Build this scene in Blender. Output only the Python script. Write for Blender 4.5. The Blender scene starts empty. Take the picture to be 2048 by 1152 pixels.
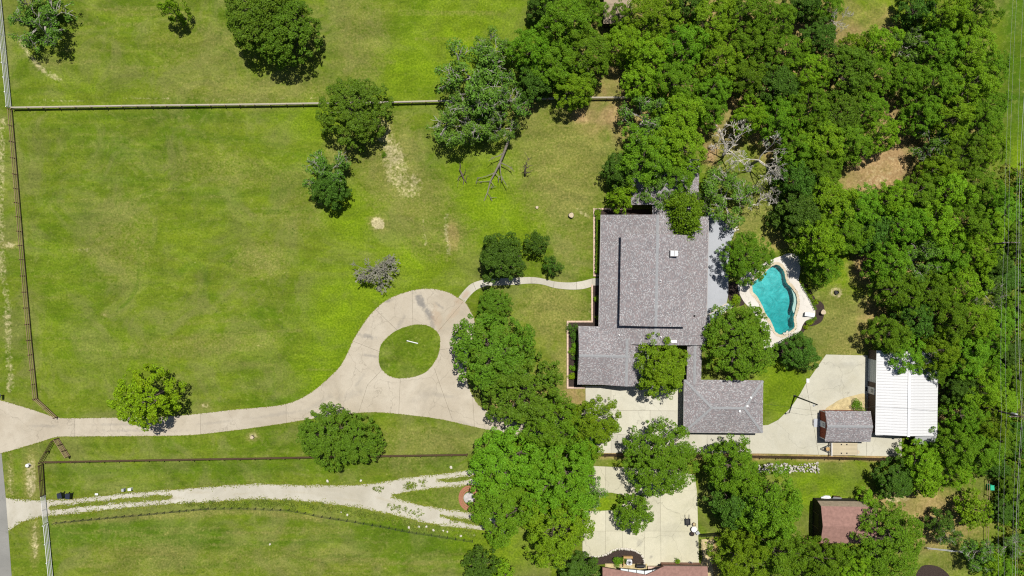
import bpy, bmesh, math, random
import numpy as np
from mathutils import Vector, Matrix
from mathutils.geometry import tessellate_polygon

random.seed(7)
rng = np.random.default_rng(7)
scene = bpy.context.scene
col = scene.collection

# ------------------------------------------------------------------ camera
H = 113.78                      # drone height in metres, looking straight down
PXM = 12.0                      # photograph pixels per metre on the ground
cam_d = bpy.data.cameras.new('camera')
cam_d.sensor_width = 36.0
cam_d.lens = 24.0
cam_d.clip_start = 0.5
cam_d.clip_end = 6000.0
cam = bpy.data.objects.new('camera', cam_d)
cam.location = (0, 0, H)
col.objects.link(cam)
scene.camera = cam

# ------------------------------------------------------------------ sky, sun, exposure
SUN_EL = math.radians(71.0)
SUN_AZ = math.radians(18.0)     # clockwise from +Y (the top of the picture)
world = bpy.data.worlds.new('World')
scene.world = world
world.use_nodes = True
wn = world.node_tree
for n in list(wn.nodes):
    wn.nodes.remove(n)
sky = wn.nodes.new('ShaderNodeTexSky')
sky.sky_type = 'NISHITA'
sky.sun_disc = False
sky.sun_elevation = SUN_EL
sky.sun_rotation = SUN_AZ
bg = wn.nodes.new('ShaderNodeBackground')
bg.inputs['Strength'].default_value = 0.05
wo = wn.nodes.new('ShaderNodeOutputWorld')
wn.links.new(sky.outputs[0], bg.inputs[0])
wn.links.new(bg.outputs[0], wo.inputs[0])
sun_d = bpy.data.lights.new('sun', 'SUN')
sun_d.energy = 4.6
sun_d.angle = math.radians(0.53)
sun_d.color = (1.0, 0.96, 0.88)
sun = bpy.data.objects.new('sun', sun_d)
sd = Vector((-math.sin(SUN_AZ) * math.cos(SUN_EL), -math.cos(SUN_AZ) * math.cos(SUN_EL), -math.sin(SUN_EL)))
sun.rotation_euler = sd.to_track_quat('-Z', 'Y').to_euler()
sun.location = (40, 120, 300)
col.objects.link(sun)
scene.view_settings.view_transform = 'Standard'
scene.view_settings.look = 'None'
scene.view_settings.exposure = 0.45
scene.view_settings.gamma = 1.0
scene.view_settings.use_curve_mapping = False
scene.cycles.max_bounces = 5
scene.cycles.diffuse_bounces = 2
scene.cycles.glossy_bounces = 2
scene.cycles.transmission_bounces = 3
scene.cycles.transparent_max_bounces = 6
scene.cycles.use_denoising = False
scene.cycles.filter_width = 1.2


def P(px, py, z=0.0):
    """photograph pixel at height z -> metres"""
    k = (1.0 - z / H) / PXM
    return Vector(((px - 1024.0) * k, -(py - 576.0) * k, z))


def PL(pts, z=0.0):
    return [P(a, b, z) for a, b in pts]


# ------------------------------------------------------------------ materials
class NT:
    def __init__(self, name):
        self.m = bpy.data.materials.new(name)
        self.m.use_nodes = True
        self.t = self.m.node_tree
        for n in list(self.t.nodes):
            self.t.nodes.remove(n)
        self.out = self.t.nodes.new('ShaderNodeOutputMaterial')

    def node(self, typ, **kw):
        n = self.t.nodes.new(typ)
        for k, v in kw.items():
            if k.startswith('i_'):
                n.inputs[k[2:].replace('_', ' ')].default_value = v
            else:
                setattr(n, k, v)
        return n

    def link(self, a, b):
        self.t.links.new(a, b)

    def put(self, sock, v):
        if hasattr(v, 'is_linked') or isinstance(v, bpy.types.NodeSocket):
            self.link(v, sock)
        elif isinstance(v, (tuple, list)) and len(v) == 3 and sock.type == 'RGBA':
            sock.default_value = (*v, 1)
        else:
            sock.default_value = v

    def coords(self, scale=(1, 1, 1), loc=(0, 0, 0), rot=(0, 0, 0), typ='POINT'):
        if not hasattr(self, '_tc'):
            self._tc = self.node('ShaderNodeTexCoord')
        m = self.node('ShaderNodeMapping', vector_type=typ)
        m.inputs['Location'].default_value = loc
        m.inputs['Rotation'].default_value = rot
        m.inputs['Scale'].default_value = scale
        self.link(self._tc.outputs['Object'], m.inputs['Vector'])
        return m.outputs[0]

    def noise(self, scale, detail=4, rough=0.55, vec=None, dist=0.0):
        n = self.node('ShaderNodeTexNoise')
        n.inputs['Scale'].default_value = scale
        n.inputs['Detail'].default_value = detail
        n.inputs['Roughness'].default_value = rough
        n.inputs['Distortion'].default_value = dist
        self.link(vec if vec is not None else self.coords(), n.inputs['Vector'])
        return n.outputs[0]

    def voronoi(self, scale, feature='F1', out='Color', vec=None, rand=1.0):
        n = self.node('ShaderNodeTexVoronoi', feature=feature)
        n.inputs['Scale'].default_value = scale
        n.inputs['Randomness'].default_value = rand
        self.link(vec if vec is not None else self.coords(), n.inputs['Vector'])
        return n.outputs[out]

    def rmap(self, v, a, b, c=0.0, d=1.0, smooth=False):
        n = self.node('ShaderNodeMapRange')
        if smooth:
            n.interpolation_type = 'SMOOTHSTEP'
        self.put(n.inputs[0], v)
        for i, x in zip((1, 2, 3, 4), (a, b, c, d)):
            n.inputs[i].default_value = x
        return n.outputs[0]

    def math(self, op, a, b=0.0, c=0.0, clamp=False):
        n = self.node('ShaderNodeMath', operation=op, use_clamp=clamp)
        self.put(n.inputs[0], a)
        self.put(n.inputs[1], b)
        self.put(n.inputs[2], c)
        return n.outputs[0]

    def mix(self, fac, a, b, blend='MIX'):
        n = self.node('ShaderNodeMix', data_type='RGBA', blend_type=blend)
        self.put(n.inputs[0], fac)
        self.put(n.inputs[6], a)
        self.put(n.inputs[7], b)
        return n.outputs[2]

    def mul(self, colr, f):
        n = self.node('ShaderNodeVectorMath', operation='SCALE')
        self.put(n.inputs[0], colr)
        self.put(n.inputs[3], f)
        return n.outputs[0]

    def bump(self, h, strength=0.5, dist=0.05):
        n = self.node('ShaderNodeBump')
        n.inputs['Strength'].default_value = strength
        n.inputs['Distance'].default_value = dist
        self.link(h, n.inputs['Height'])
        return n.outputs[0]

    def bsdf(self, colr, rough=0.8, spec=0.3, metal=0.0, normal=None):
        n = self.node('ShaderNodeBsdfPrincipled')
        self.put(n.inputs['Base Color'], colr)
        self.put(n.inputs['Roughness'], rough)
        self.put(n.inputs['Metallic'], metal)
        self.put(n.inputs['Specular IOR Level'], spec)
        if normal is not None:
            self.link(normal, n.inputs['Normal'])
        self.link(n.outputs[0], self.out.inputs['Surface'])
        return n


M = {}
AK = 0.76      # albedo trim that goes with the exposure


def m_plain(key, c, rough=0.7, spec=0.3, metal=0.0, var=0.18, scale=3.0):
    t = NT(key)
    n = t.noise(scale, 5, 0.6)
    c1 = t.mul(tuple(x * AK for x in c), t.rmap(n, 0.25, 0.75, 1 - var, 1 + var))
    t.bsdf(c1, rough, spec, metal)
    M[key] = t.m
    return t.m


def blotch(t, spots, base=0.0):
    """soft worn places: (px, py, rx_m, ry_m, rot_deg, strength)"""
    acc = None
    nz = t.noise(1.3, 5, 0.6)
    for (px, py, rx, ry, rot, st) in spots:
        p = P(px, py)
        v = t.coords(scale=(rx, ry, 100), loc=(p.x, p.y, 0), rot=(0, 0, math.radians(rot)), typ='TEXTURE')
        ln = t.node('ShaderNodeVectorMath', operation='LENGTH')
        t.link(v, ln.inputs[0])
        d = t.math('ADD', ln.outputs['Value'], t.rmap(nz, 0.3, 0.7, -0.45, 0.45))
        f = t.rmap(d, 0.2, 1.15, st, 0.0, True)
        acc = f if acc is None else t.math('MAXIMUM', acc, f)
    return acc


# ---- lawn
def make_lawn():
    t = NT('lawn')
    at = t.node('ShaderNodeAttribute', attribute_name='mask')
    sep = t.node('ShaderNodeSeparateColor')
    t.link(at.outputs['Color'], sep.inputs[0])
    bare, lush, dirt = sep.outputs[0], sep.outputs[1], sep.outputs[2]
    dry = at.outputs['Alpha']
    big = t.noise(0.045, 4, 0.6, dist=0.6)
    mid = t.noise(0.28, 5, 0.62, dist=0.8)
    mowx = t.noise(1.0, 3, 0.5, vec=t.coords(scale=(0.035, 0.62, 1), rot=(0, 0, math.radians(1.2))))
    fine = t.noise(3.2, 6, 0.72)
    blades = t.noise(11.0, 4, 0.75)
    speck = t.noise(1.6, 5, 0.7, dist=0.4)
    mow2 = t.noise(1.0, 4, 0.6, vec=t.coords(scale=(0.06, 1.7, 1), rot=(0, 0, math.radians(0.6)), loc=(5, 3, 0)))
    mott = t.noise(0.75, 5, 0.7, dist=0.6, vec=t.coords(loc=(9, 41, 0)))
    g = t.mix(t.rmap(big, 0.36, 0.64), (0.070, 0.108, 0.008), (0.118, 0.142, 0.015))
    g = t.mix(t.rmap(mid, 0.40, 0.66, 0, 0.75), g, (0.140, 0.158, 0.024))
    g = t.mix(t.rmap(mowx, 0.44, 0.62, 0, 0.5), g, (0.064, 0.099, 0.008))
    g = t.mix(t.rmap(mow2, 0.52, 0.70, 0, 0.28), g, (0.150, 0.165, 0.030))
    patch = t.noise(0.12, 5, 0.65, dist=1.0, vec=t.coords(loc=(31, 17, 0)))
    g = t.mix(t.rmap(patch, 0.46, 0.60, 0, 0.65), g, (0.140, 0.140, 0.044))
    at2 = t.node('ShaderNodeAttribute', attribute_name='deep')
    g = t.mix(t.math('MULTIPLY', at2.outputs['Fac'], t.rmap(mid, 0.2, 0.6, 0.4, 0.95)), g, (0.046, 0.088, 0.0055))
    g = t.mix(t.rmap(mott, 0.54, 0.70, 0, 0.55), g, (0.172, 0.178, 0.048))
    g = t.mix(t.rmap(mott, 0.44, 0.28, 0, 0.6), g, (0.055, 0.088, 0.008))
    tuft = t.noise(2.6, 5, 0.78, dist=0.3, vec=t.coords(scale=(0.75, 1.25, 1), loc=(3, 77, 0)))
    g = t.mix(t.rmap(tuft, 0.46, 0.30, 0, 0.7), g, (0.040, 0.068, 0.006))
    g = t.mix(t.rmap(tuft, 0.58, 0.72, 0, 0.55), g, (0.185, 0.195, 0.045))
    g = t.mix(t.rmap(speck, 0.60, 0.74, 0, 0.75), g, (0.19, 0.19, 0.055))
    g = t.mix(t.rmap(speck, 0.40, 0.26, 0, 0.9), g, (0.034, 0.060, 0.006))
    lf = t.math('MULTIPLY', lush, t.rmap(mid, 0.25, 0.6, 0.35, 1.0))
    lushc = t.mix(t.rmap(fine, 0.35, 0.65), (0.086, 0.138, 0.007), (0.158, 0.200, 0.017))
    g = t.mix(lf, g, lushc)
    df = t.math('ADD', dry, t.rmap(speck, 0.3, 0.7, -0.35, 0.35), clamp=True)
    df = t.math('MULTIPLY', df, t.rmap(dry, 0.0, 0.15))
    g = t.mix(df, g, t.mix(t.rmap(fine, 0.3, 0.7), (0.118, 0.125, 0.025), (0.205, 0.172, 0.066)))
    f2 = t.math('ADD', dirt, t.rmap(mid, 0.3, 0.7, -0.35, 0.35), clamp=True)
    f2 = t.math('MULTIPLY', f2, t.rmap(dirt, 0.0, 0.2))
    dirtc = t.mix(t.rmap(speck, 0.3, 0.7), (0.195, 0.122, 0.055), (0.29, 0.205, 0.10))
    g = t.mix(f2, g, dirtc)
    f3 = t.math('ADD', t.math('MULTIPLY', bare, 1.35), t.rmap(t.math('ADD', t.math('MULTIPLY', speck, 0.6), t.math('MULTIPLY', mid, 0.4)), 0.3, 0.7, -0.95, 0.45))
    f3 = t.rmap(f3, 0.15, 1.05, 0, 0.9, True)
    barec = t.mix(t.rmap(fine, 0.3, 0.7), (0.27, 0.232, 0.115), (0.40, 0.355, 0.215))
    g = t.mix(f3, g, barec)
    g = t.mul(g, t.rmap(t.noise(0.19, 6, 0.68, dist=1.3, vec=t.coords(scale=(0.7, 1.3, 1), loc=(63, 8, 0))), 0.34, 0.66, 0.76, 1.16))
    hs = t.node('ShaderNodeHueSaturation')
    hs.inputs['Hue'].default_value = 0.5125
    hs.inputs['Saturation'].default_value = 1.06
    hs.inputs['Value'].default_value = 0.94
    t.link(g, hs.inputs['Color'])
    g = t.mix(t.math('MAXIMUM', f3, f2), hs.outputs[0], g)
    v = t.math('MULTIPLY', t.rmap(fine, 0.25, 0.75, 0.74, 1.50), t.rmap(blades, 0.25, 0.75, 0.75, 1.25))
    g = t.mul(g, v)
    hgt = t.math('ADD', fine, t.math('MULTIPLY', blades, 0.6))
    t.bsdf(g, 0.9, 0.12, normal=t.bump(hgt, 0.55, 0.12))
    M['lawn'] = t.m


def make_concrete(key, c0, c1, spots=None, stain=(0.16, 0.155, 0.15), crack=0.5, spots2=None):
    c0 = tuple(x * AK * 0.97 for x in c0)
    c1 = tuple(x * AK * 0.97 for x in c1)
    stain = tuple(x * AK for x in stain)
    t = NT(key)
    a = t.noise(0.16, 5, 0.6, dist=0.7)
    b = t.noise(0.9, 6, 0.68, dist=0.5)
    c = t.noise(9, 4, 0.7)
    oi = t.node('ShaderNodeObjectInfo')
    g = t.mix(t.rmap(a, 0.3, 0.7), c0, c1)
    g = t.mul(g, t.rmap(oi.outputs['Random'], 0, 1, 0.90, 1.06))
    g = t.mix(t.rmap(t.noise(0.35, 6, 0.7, dist=1.2), 0.5, 0.75, 0, 0.4), g, tuple(x * 0.8 * q for x, q in zip(c0, (0.97, 1.0, 1.03))))
    g = t.mix(t.rmap(b, 0.55, 0.75, 0, 0.35), g, tuple(x * 0.72 for x in c0))
    g = t.mul(g, t.rmap(c, 0.25, 0.75, 0.88, 1.1))
    warp = t.node('ShaderNodeVectorMath', operation='ADD')
    nn = t.node('ShaderNodeTexNoise')
    nn.inputs['Scale'].default_value = 0.6
    nn.inputs['Detail'].default_value = 6
    t.link(t.coords(), nn.inputs['Vector'])
    sc = t.node('ShaderNodeVectorMath', operation='SCALE')
    t.link(nn.outputs['Color'], sc.inputs[0])
    sc.inputs[3].default_value = 2.2
    t.link(t.coords(), warp.inputs[0])
    t.link(sc.outputs[0], warp.inputs[1])
    ce = t.voronoi(0.13, 'DISTANCE_TO_EDGE', 'Distance', vec=warp.outputs[0])
    g = t.mix(t.rmap(ce, 0.002, 0.007, crack, 0.0), g, tuple(x * 0.45 for x in c0))
    if spots:
        g = t.mix(blotch(t, spots), g, stain)
    if spots2:
        g = t.mix(blotch(t, spots2), g, (0.30, 0.21, 0.135))
    t.bsdf(g, 0.85, 0.25, normal=t.bump(c, 0.25, 0.01))
    M[key] = t.m


def make_shingle(key, along='x', k=1.0):
    """weathered dragon-tooth shingles: courses across the slope, single tabs of several tones"""
    t = NT(key)
    sx, sy = (1 / 0.17, 1 / 0.11) if along == 'x' else (1 / 0.11, 1 / 0.17)
    v = t.coords(scale=(sx, sy, 0.0001))
    wob = t.noise(2.5, 2, 0.5)
    fl = t.node('ShaderNodeVectorMath', operation='FLOOR')
    t.link(v, fl.inputs[0])
    wn_ = t.node('ShaderNodeTexWhiteNoise', noise_dimensions='3D')
    t.link(fl.outputs[0], wn_.inputs['Vector'])
    r = wn_.outputs['Value']
    cr = t.node('ShaderNodeValToRGB')
    e = cr.color_ramp
    e.interpolation = 'CONSTANT'
    stops = [(0.0, (0.130, 0.120, 0.124)), (0.22, (0.190, 0.150, 0.150)), (0.42, (0.150, 0.140, 0.145)),
             (0.56, (0.205, 0.175, 0.172)), (0.70, (0.200, 0.195, 0.200)), (0.78, (0.285, 0.285, 0.29)),
             (0.93, (0.36, 0.355, 0.355))]
    e.elements[0].position = 0.0
    e.elements[0].color = (*[x * k for x in stops[0][1]], 1)
    e.elements[1].position = stops[1][0]
    e.elements[1].color = (*[x * k for x in stops[1][1]], 1)
    for p, c in stops[2:]:
        el = e.elements.new(p)
        el.color = (*[x * k for x in c], 1)
    t.link(r, cr.inputs[0])
    big = t.noise(0.35, 5, 0.65)
    g = t.mul(cr.outputs[0], t.rmap(big, 0.3, 0.7, 0.86, 1.14))
    g = t.mix(0.30, g, (0.195 * k, 0.185 * k, 0.195 * k))
    fine = t.noise(18, 3, 0.7)
    g = t.mul(g, t.rmap(fine, 0.3, 0.7, 0.86, 1.14))
    t.bsdf(g, 0.9, 0.15, normal=t.bump(r, 0.25, 0.012))
    M[key] = t.m


def make_leaf(key, c, var=0.24, hue=0.015, trans=0.18):
    t = NT(key)
    oi = t.node('ShaderNodeObjectInfo')
    ge = t.node('ShaderNodeNewGeometry')
    hsv = t.node('ShaderNodeHueSaturation')
    hsv.inputs['Color'].default_value = (*c, 1)
    t.link(t.rmap(oi.outputs['Random'], 0, 1, 0.5 - hue, 0.5 + hue * 0.35), hsv.inputs['Hue'])
    val = t.math('MULTIPLY', t.rmap(oi.outputs['Random'], 0, 1, 1 - var, 1 + var),
                 t.rmap(ge.outputs['Random Per Island'], 0, 1, 0.66, 1.6))
    t.link(val, hsv.inputs['Value'])
    yel = t.rmap(t.noise(0.55, 4, 0.6), 0.50, 0.72, 0, 0.42)
    g = t.mix(yel, hsv.outputs[0], tuple([c[0] * 1.75, c[1] * 1.2, c[2] * 0.9]))
    p = t.node('ShaderNodeBsdfPrincipled')
    t.link(g, p.inputs['Base Color'])
    p.inputs['Roughness'].default_value = 0.55
    p.inputs['Specular IOR Level'].default_value = 0.10
    tr = t.node('ShaderNodeBsdfTranslucent')
    t.link(t.mul(g, 1.25), tr.inputs['Color'])
    mx = t.node('ShaderNodeMixShader')
    mx.inputs[0].default_value = trans
    t.link(p.outputs[0], mx.inputs[1])
    t.link(tr.outputs[0], mx.inputs[2])
    t.link(mx.outputs[0], t.out.inputs['Surface'])
    M[key] = t.m


def make_water():
    t = NT('pool_water')
    n1 = t.noise(1.6, 4, 0.6, dist=0.8)
    n2 = t.noise(5.0, 3, 0.6, dist=0.4)
    bp = t.bump(t.math('ADD', n1, t.math('MULTIPLY', n2, 0.4)), 0.35, 0.10)
    gl = t.node('ShaderNodeBsdfGlossy')
    gl.inputs['Roughness'].default_value = 0.25
    t.link(bp, gl.inputs['Normal'])
    tr = t.node('ShaderNodeBsdfTransparent')
    tr.inputs['Color'].default_value = (0.80, 0.97, 0.98, 1)
    lw = t.node('ShaderNodeFresnel')
    lw.inputs['IOR'].default_value = 1.33
    t.link(bp, lw.inputs['Normal'])
    mx = t.node('ShaderNodeMixShader')
    t.link(lw.outputs[0], mx.inputs[0])
    t.link(tr.outputs[0], mx.inputs[1])
    t.link(gl.outputs[0], mx.inputs[2])
    t.link(mx.outputs[0], t.out.inputs['Surface'])
    va = t.node('ShaderNodeVolumeAbsorption')
    va.inputs['Color'].default_value = (0.03, 0.70, 0.72, 1)
    va.inputs['Density'].default_value = 0.85
    t.link(va.outputs[0], t.out.inputs['Volume'])
    M['water'] = t.m
    t = NT('pool_plaster_caustics')
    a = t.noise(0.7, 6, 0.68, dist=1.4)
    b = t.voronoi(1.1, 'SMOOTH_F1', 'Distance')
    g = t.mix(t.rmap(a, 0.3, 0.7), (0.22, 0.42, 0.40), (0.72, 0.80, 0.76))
    g = t.mul(g, t.rmap(b, 0.0, 0.8, 1.15, 0.85))  # brighter cells painted into the plaster colour in place of caustic light
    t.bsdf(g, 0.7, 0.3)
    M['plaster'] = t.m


make_lawn()
make_concrete('drive', (0.41, 0.355, 0.27), (0.525, 0.472, 0.38), crack=0.35,
              spots=[(842, 604, 2.2, 0.75, -62, 0.75), (858, 628, 1.9, 0.7, -55, 0.7), (866, 650, 1.6, 0.5, -75, 0.5),
                     (735, 672, 1.8, 0.5, -15, 0.45), (745, 712, 2.6, 0.3, -8, 0.35), (778, 601, 0.9, 0.35, 20, 0.5),
                     (800, 648, 0.4, 2.2, -30, 0.25), (880, 612, 1.2, 0.3, -40, 0.4), (935, 850, 2.0, 0.5, -20, 0.25),
                     (260, 849, 9.0, 0.3, 0, 0.24), (280, 861, 9.0, 0.3, 0, 0.22), (560, 828, 6.0, 0.4, 8, 0.2), (640, 805, 4.0, 0.5, 30, 0.2), (720, 760, 2.5, 0.35, 55, 0.2), (905, 700, 0.5, 3.0, 8, 0.2), (880, 790, 3.5, 0.4, -10, 0.2), (700, 790, 3.0, 0.8, 15, 0.18), (850, 790, 2.4, 1.0, 30, 0.15),
                     (90, 852, 3.0, 0.35, 0, 0.25), (430, 845, 4.0, 0.3, 6, 0.18)],
              spots2=[(873, 638, 2.6, 1.0, -80, 0.4), (905, 628, 2.0, 0.8, 50, 0.35), (918, 600, 0.9, 0.8, 0, 0.5)])
make_concrete('pad', (0.49, 0.465, 0.365), (0.58, 0.56, 0.47), crack=0.4,
              spots=[(1690, 730, 3.2, 0.6, 0, 0.18), (1320, 850, 2.0, 1.4, 30, 0.15), (1640, 880, 4, 1.2, 10, 0.12),
                     (1670, 770, 2.5, 2.0, 0, 0.12)])
make_concrete('patio', (0.50, 0.475, 0.34), (0.59, 0.56, 0.43), crack=0.45,
              spots=[(1340, 1060, 3.0, 2.0, 20, 0.15), (1280, 1085, 1.0, 0.6, 60, 0.3), (1302, 1114, 0.35, 0.4, 0, 0.45)])
make_concrete('walk', (0.47, 0.44, 0.36), (0.55, 0.52, 0.44), crack=0.2,
              spots2=[(932, 590, 0.8, 1.0, -40, 0.55)])
make_concrete('pooldeck', (0.58, 0.54, 0.48), (0.68, 0.65, 0.60), crack=0.25)
make_concrete('coping', (0.54, 0.45, 0.31), (0.66, 0.58, 0.44), crack=0.0)
make_concrete('deckgrey', (0.40, 0.42, 0.46), (0.47, 0.49, 0.53), crack=0.0)
make_concrete('gravel', (0.45, 0.415, 0.325), (0.60, 0.57, 0.485), crack=0.0,
              spots=[(340, 996, 3.0, 0.5, 2, 0.3), (400, 985, 2.5, 0.3, 0, 0.25), (480, 988, 2.0, 0.25, 4, 0.25), (600, 985, 3.0, 0.25, -4, 0.2), (700, 1000, 2.5, 0.3, -8, 0.3), (770, 1000, 2.0, 0.3, -20, 0.3),
                     (450, 980, 0.25, 0.2, 0, 0.6), (465, 979, 0.3, 0.2, 0, 0.6)], stain=(0.38, 0.33, 0.22))
make_concrete('asphalt', (0.25, 0.245, 0.225), (0.31, 0.305, 0.285), crack=0.3)
make_shingle('shingle_x', 'x', 1.02)
make_shingle('shingle_y', 'y', 1.02)
make_water()
make_leaf('leaf_oak', (0.074, 0.164, 0.0062))
make_leaf('leaf_lime', (0.100, 0.196, 0.0058))
make_leaf('leaf_round', (0.066, 0.146, 0.0058), var=0.1)
make_leaf('leaf_dense', (0.062, 0.126, 0.007), var=0.15)
make_leaf('leaf_dark', (0.042, 0.098, 0.009), var=0.15)
make_leaf('leaf_cedar', (0.078, 0.165, 0.006), var=0.12)
make_leaf('leaf_yellow', (0.125, 0.200, 0.004), var=0.1)
make_leaf('leaf_thin', (0.078, 0.165, 0.018), var=0.15)
make_leaf('leaf_grass', (0.135, 0.170, 0.022), var=0.05)
make_leaf('leaf_weed', (0.125, 0.180, 0.025), var=0.2)
m_plain('bark', (0.13, 0.105, 0.08), 0.9, 0.1, var=0.4, scale=6)
m_plain('bark_mid', (0.22, 0.195, 0.16), 0.9, 0.1, var=0.4, scale=3)
m_plain('bark_grey', (0.28, 0.27, 0.215), 0.9, 0.1, var=0.35, scale=4)
m_plain('bark_twig', (0.36, 0.335, 0.30), 0.9, 0.1, var=0.4, scale=2)
m_plain('bark_pale', (0.62, 0.575, 0.50), 0.9, 0.1, var=0.3, scale=4)
m_plain('stump_top', (0.52, 0.43, 0.30), 0.9, 0.1, var=0.25, scale=8)
m_plain('mulch', (0.050, 0.036, 0.030), 0.95, 0.1, var=0.55, scale=9)
m_plain('shingle_cap', (0.29, 0.295, 0.305), 0.9, 0.15, var=0.25, scale=7)
m_plain('joint', (0.19, 0.165, 0.12), 0.95, 0.1, var=0.4, scale=3)
m_plain('brick', (0.46, 0.17, 0.13), 0.9, 0.15, var=0.3, scale=5)
m_plain('brick_pale', (0.62, 0.46, 0.36), 0.9, 0.15, var=0.3, scale=5)
m_plain('wall_brick', (0.30, 0.17, 0.12), 0.9, 0.15, var=0.3, scale=4)
m_plain('wall_dark', (0.045, 0.038, 0.034), 0.8, 0.2, var=0.15)
m_plain('wall_brown', (0.16, 0.115, 0.09), 0.8, 0.2, var=0.15)
m_plain('wall_red', (0.30, 0.075, 0.04), 0.8, 0.2, var=0.2)
m_plain('fascia', (0.34, 0.32, 0.31), 0.7, 0.3)
m_plain('white', (0.78, 0.78, 0.78), 0.5, 0.4, var=0.06)
t_ = NT('white_metal')
_a = t_.noise(0.5, 5, 0.65, vec=t_.coords(scale=(0.5, 3.0, 1)))
_b = t_.noise(4.0, 5, 0.7)
_g = t_.mix(t_.rmap(_a, 0.42, 0.75, 0, 0.4), (0.50, 0.505, 0.515), (0.36, 0.36, 0.355))
_g = t_.mul(_g, t_.rmap(_b, 0.3, 0.7, 0.92, 1.05))
t_.bsdf(_g, 0.5, 0.4)
M['white_metal'] = t_.m
m_plain('grey_metal', (0.40, 0.41, 0.43), 0.5, 0.5, var=0.1)
m_plain('dark_metal', (0.035, 0.035, 0.038), 0.6, 0.3, var=0.2)
m_plain('black', (0.012, 0.012, 0.015), 0.6, 0.3, var=0.2)
m_plain('bin_plastic', (0.018, 0.024, 0.045), 0.5, 0.4, var=0.2)
m_plain('glass', (0.05, 0.07, 0.08), 0.08, 0.6, var=0.1)
m_plain('roof_maroon', (0.285, 0.165, 0.138), 0.9, 0.1, var=0.22, scale=2.2)
m_plain('roof_weather', (0.33, 0.265, 0.19), 0.9, 0.1, var=0.25, scale=2.5)
m_plain('fence_brown', (0.12, 0.078, 0.046), 0.9, 0.1, var=0.4, scale=2)
m_plain('fence_tan', (0.36, 0.26, 0.15), 0.9, 0.1, var=0.4, scale=1.5)
m_plain('fence_grey', (0.44, 0.40, 0.32), 0.9, 0.1, var=0.3, scale=1.5)
m_plain('wood_orange', (0.46, 0.29, 0.12), 0.85, 0.2, var=0.25)
m_plain('plank', (0.52, 0.45, 0.31), 0.9, 0.15, var=0.3, scale=1.8)
m_plain('stone', (0.62, 0.58, 0.50), 0.9, 0.2, var=0.25, scale=2.5)
m_plain('stone_grey', (0.46, 0.43, 0.41), 0.9, 0.2, var=0.35, scale=2.0)
m_plain('flagstone', (0.50, 0.41, 0.22), 0.9, 0.2, var=0.35, scale=1.5)
m_plain('green_paint', (0.02, 0.42, 0.24), 0.5, 0.4, var=0.1)
m_plain('hedge_soil', (0.035, 0.028, 0.022), 0.95, 0.1, var=0.4)
m_plain('cable', (0.42, 0.42, 0.42), 0.6, 0.3)
m_plain('cable_dark', (0.06, 0.06, 0.06), 0.6, 0.3)
m_plain('pole_wood', (0.10, 0.08, 0.06), 0.9, 0.1, var=0.3)
m_plain('skylight_glass', (0.55, 0.60, 0.62), 0.2, 0.5, var=0.1)


# ------------------------------------------------------------------ builders
def tag(o, label=None, cat=None, group=None, kind=None):
    if label:
        o['label'] = label
    if cat:
        o['category'] = cat
    if group:
        o['group'] = group
    if kind:
        o['kind'] = kind
    return o


def thing(name, label, cat, loc=(0, 0, 0), rz=0.0, group=None):
    o = bpy.data.objects.new(name, None)
    o.empty_display_size = 0.3
    o.location = loc
    o.rotation_euler = (0, 0, rz)
    col.objects.link(o)
    return tag(o, label, cat, group)


def link(name, me, parent=None, loc=(0, 0, 0), rot=(0, 0, 0), scale=(1, 1, 1)):
    o = bpy.data.objects.new(name, me)
    o.location = loc
    o.rotation_euler = rot
    o.scale = scale
    o.parent = parent
    col.objects.link(o)
    return o


def mesh(name, verts, faces, mat, smooth=False):
    me = bpy.data.meshes.new(name)
    me.from_pydata([tuple(v) for v in verts], [], [tuple(f) for f in faces])
    me.materials.append(M[mat] if isinstance(mat, str) else mat)
    if smooth:
        me.polygons.foreach_set('use_smooth', [True] * len(me.polygons))
    me.update()
    return me


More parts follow.
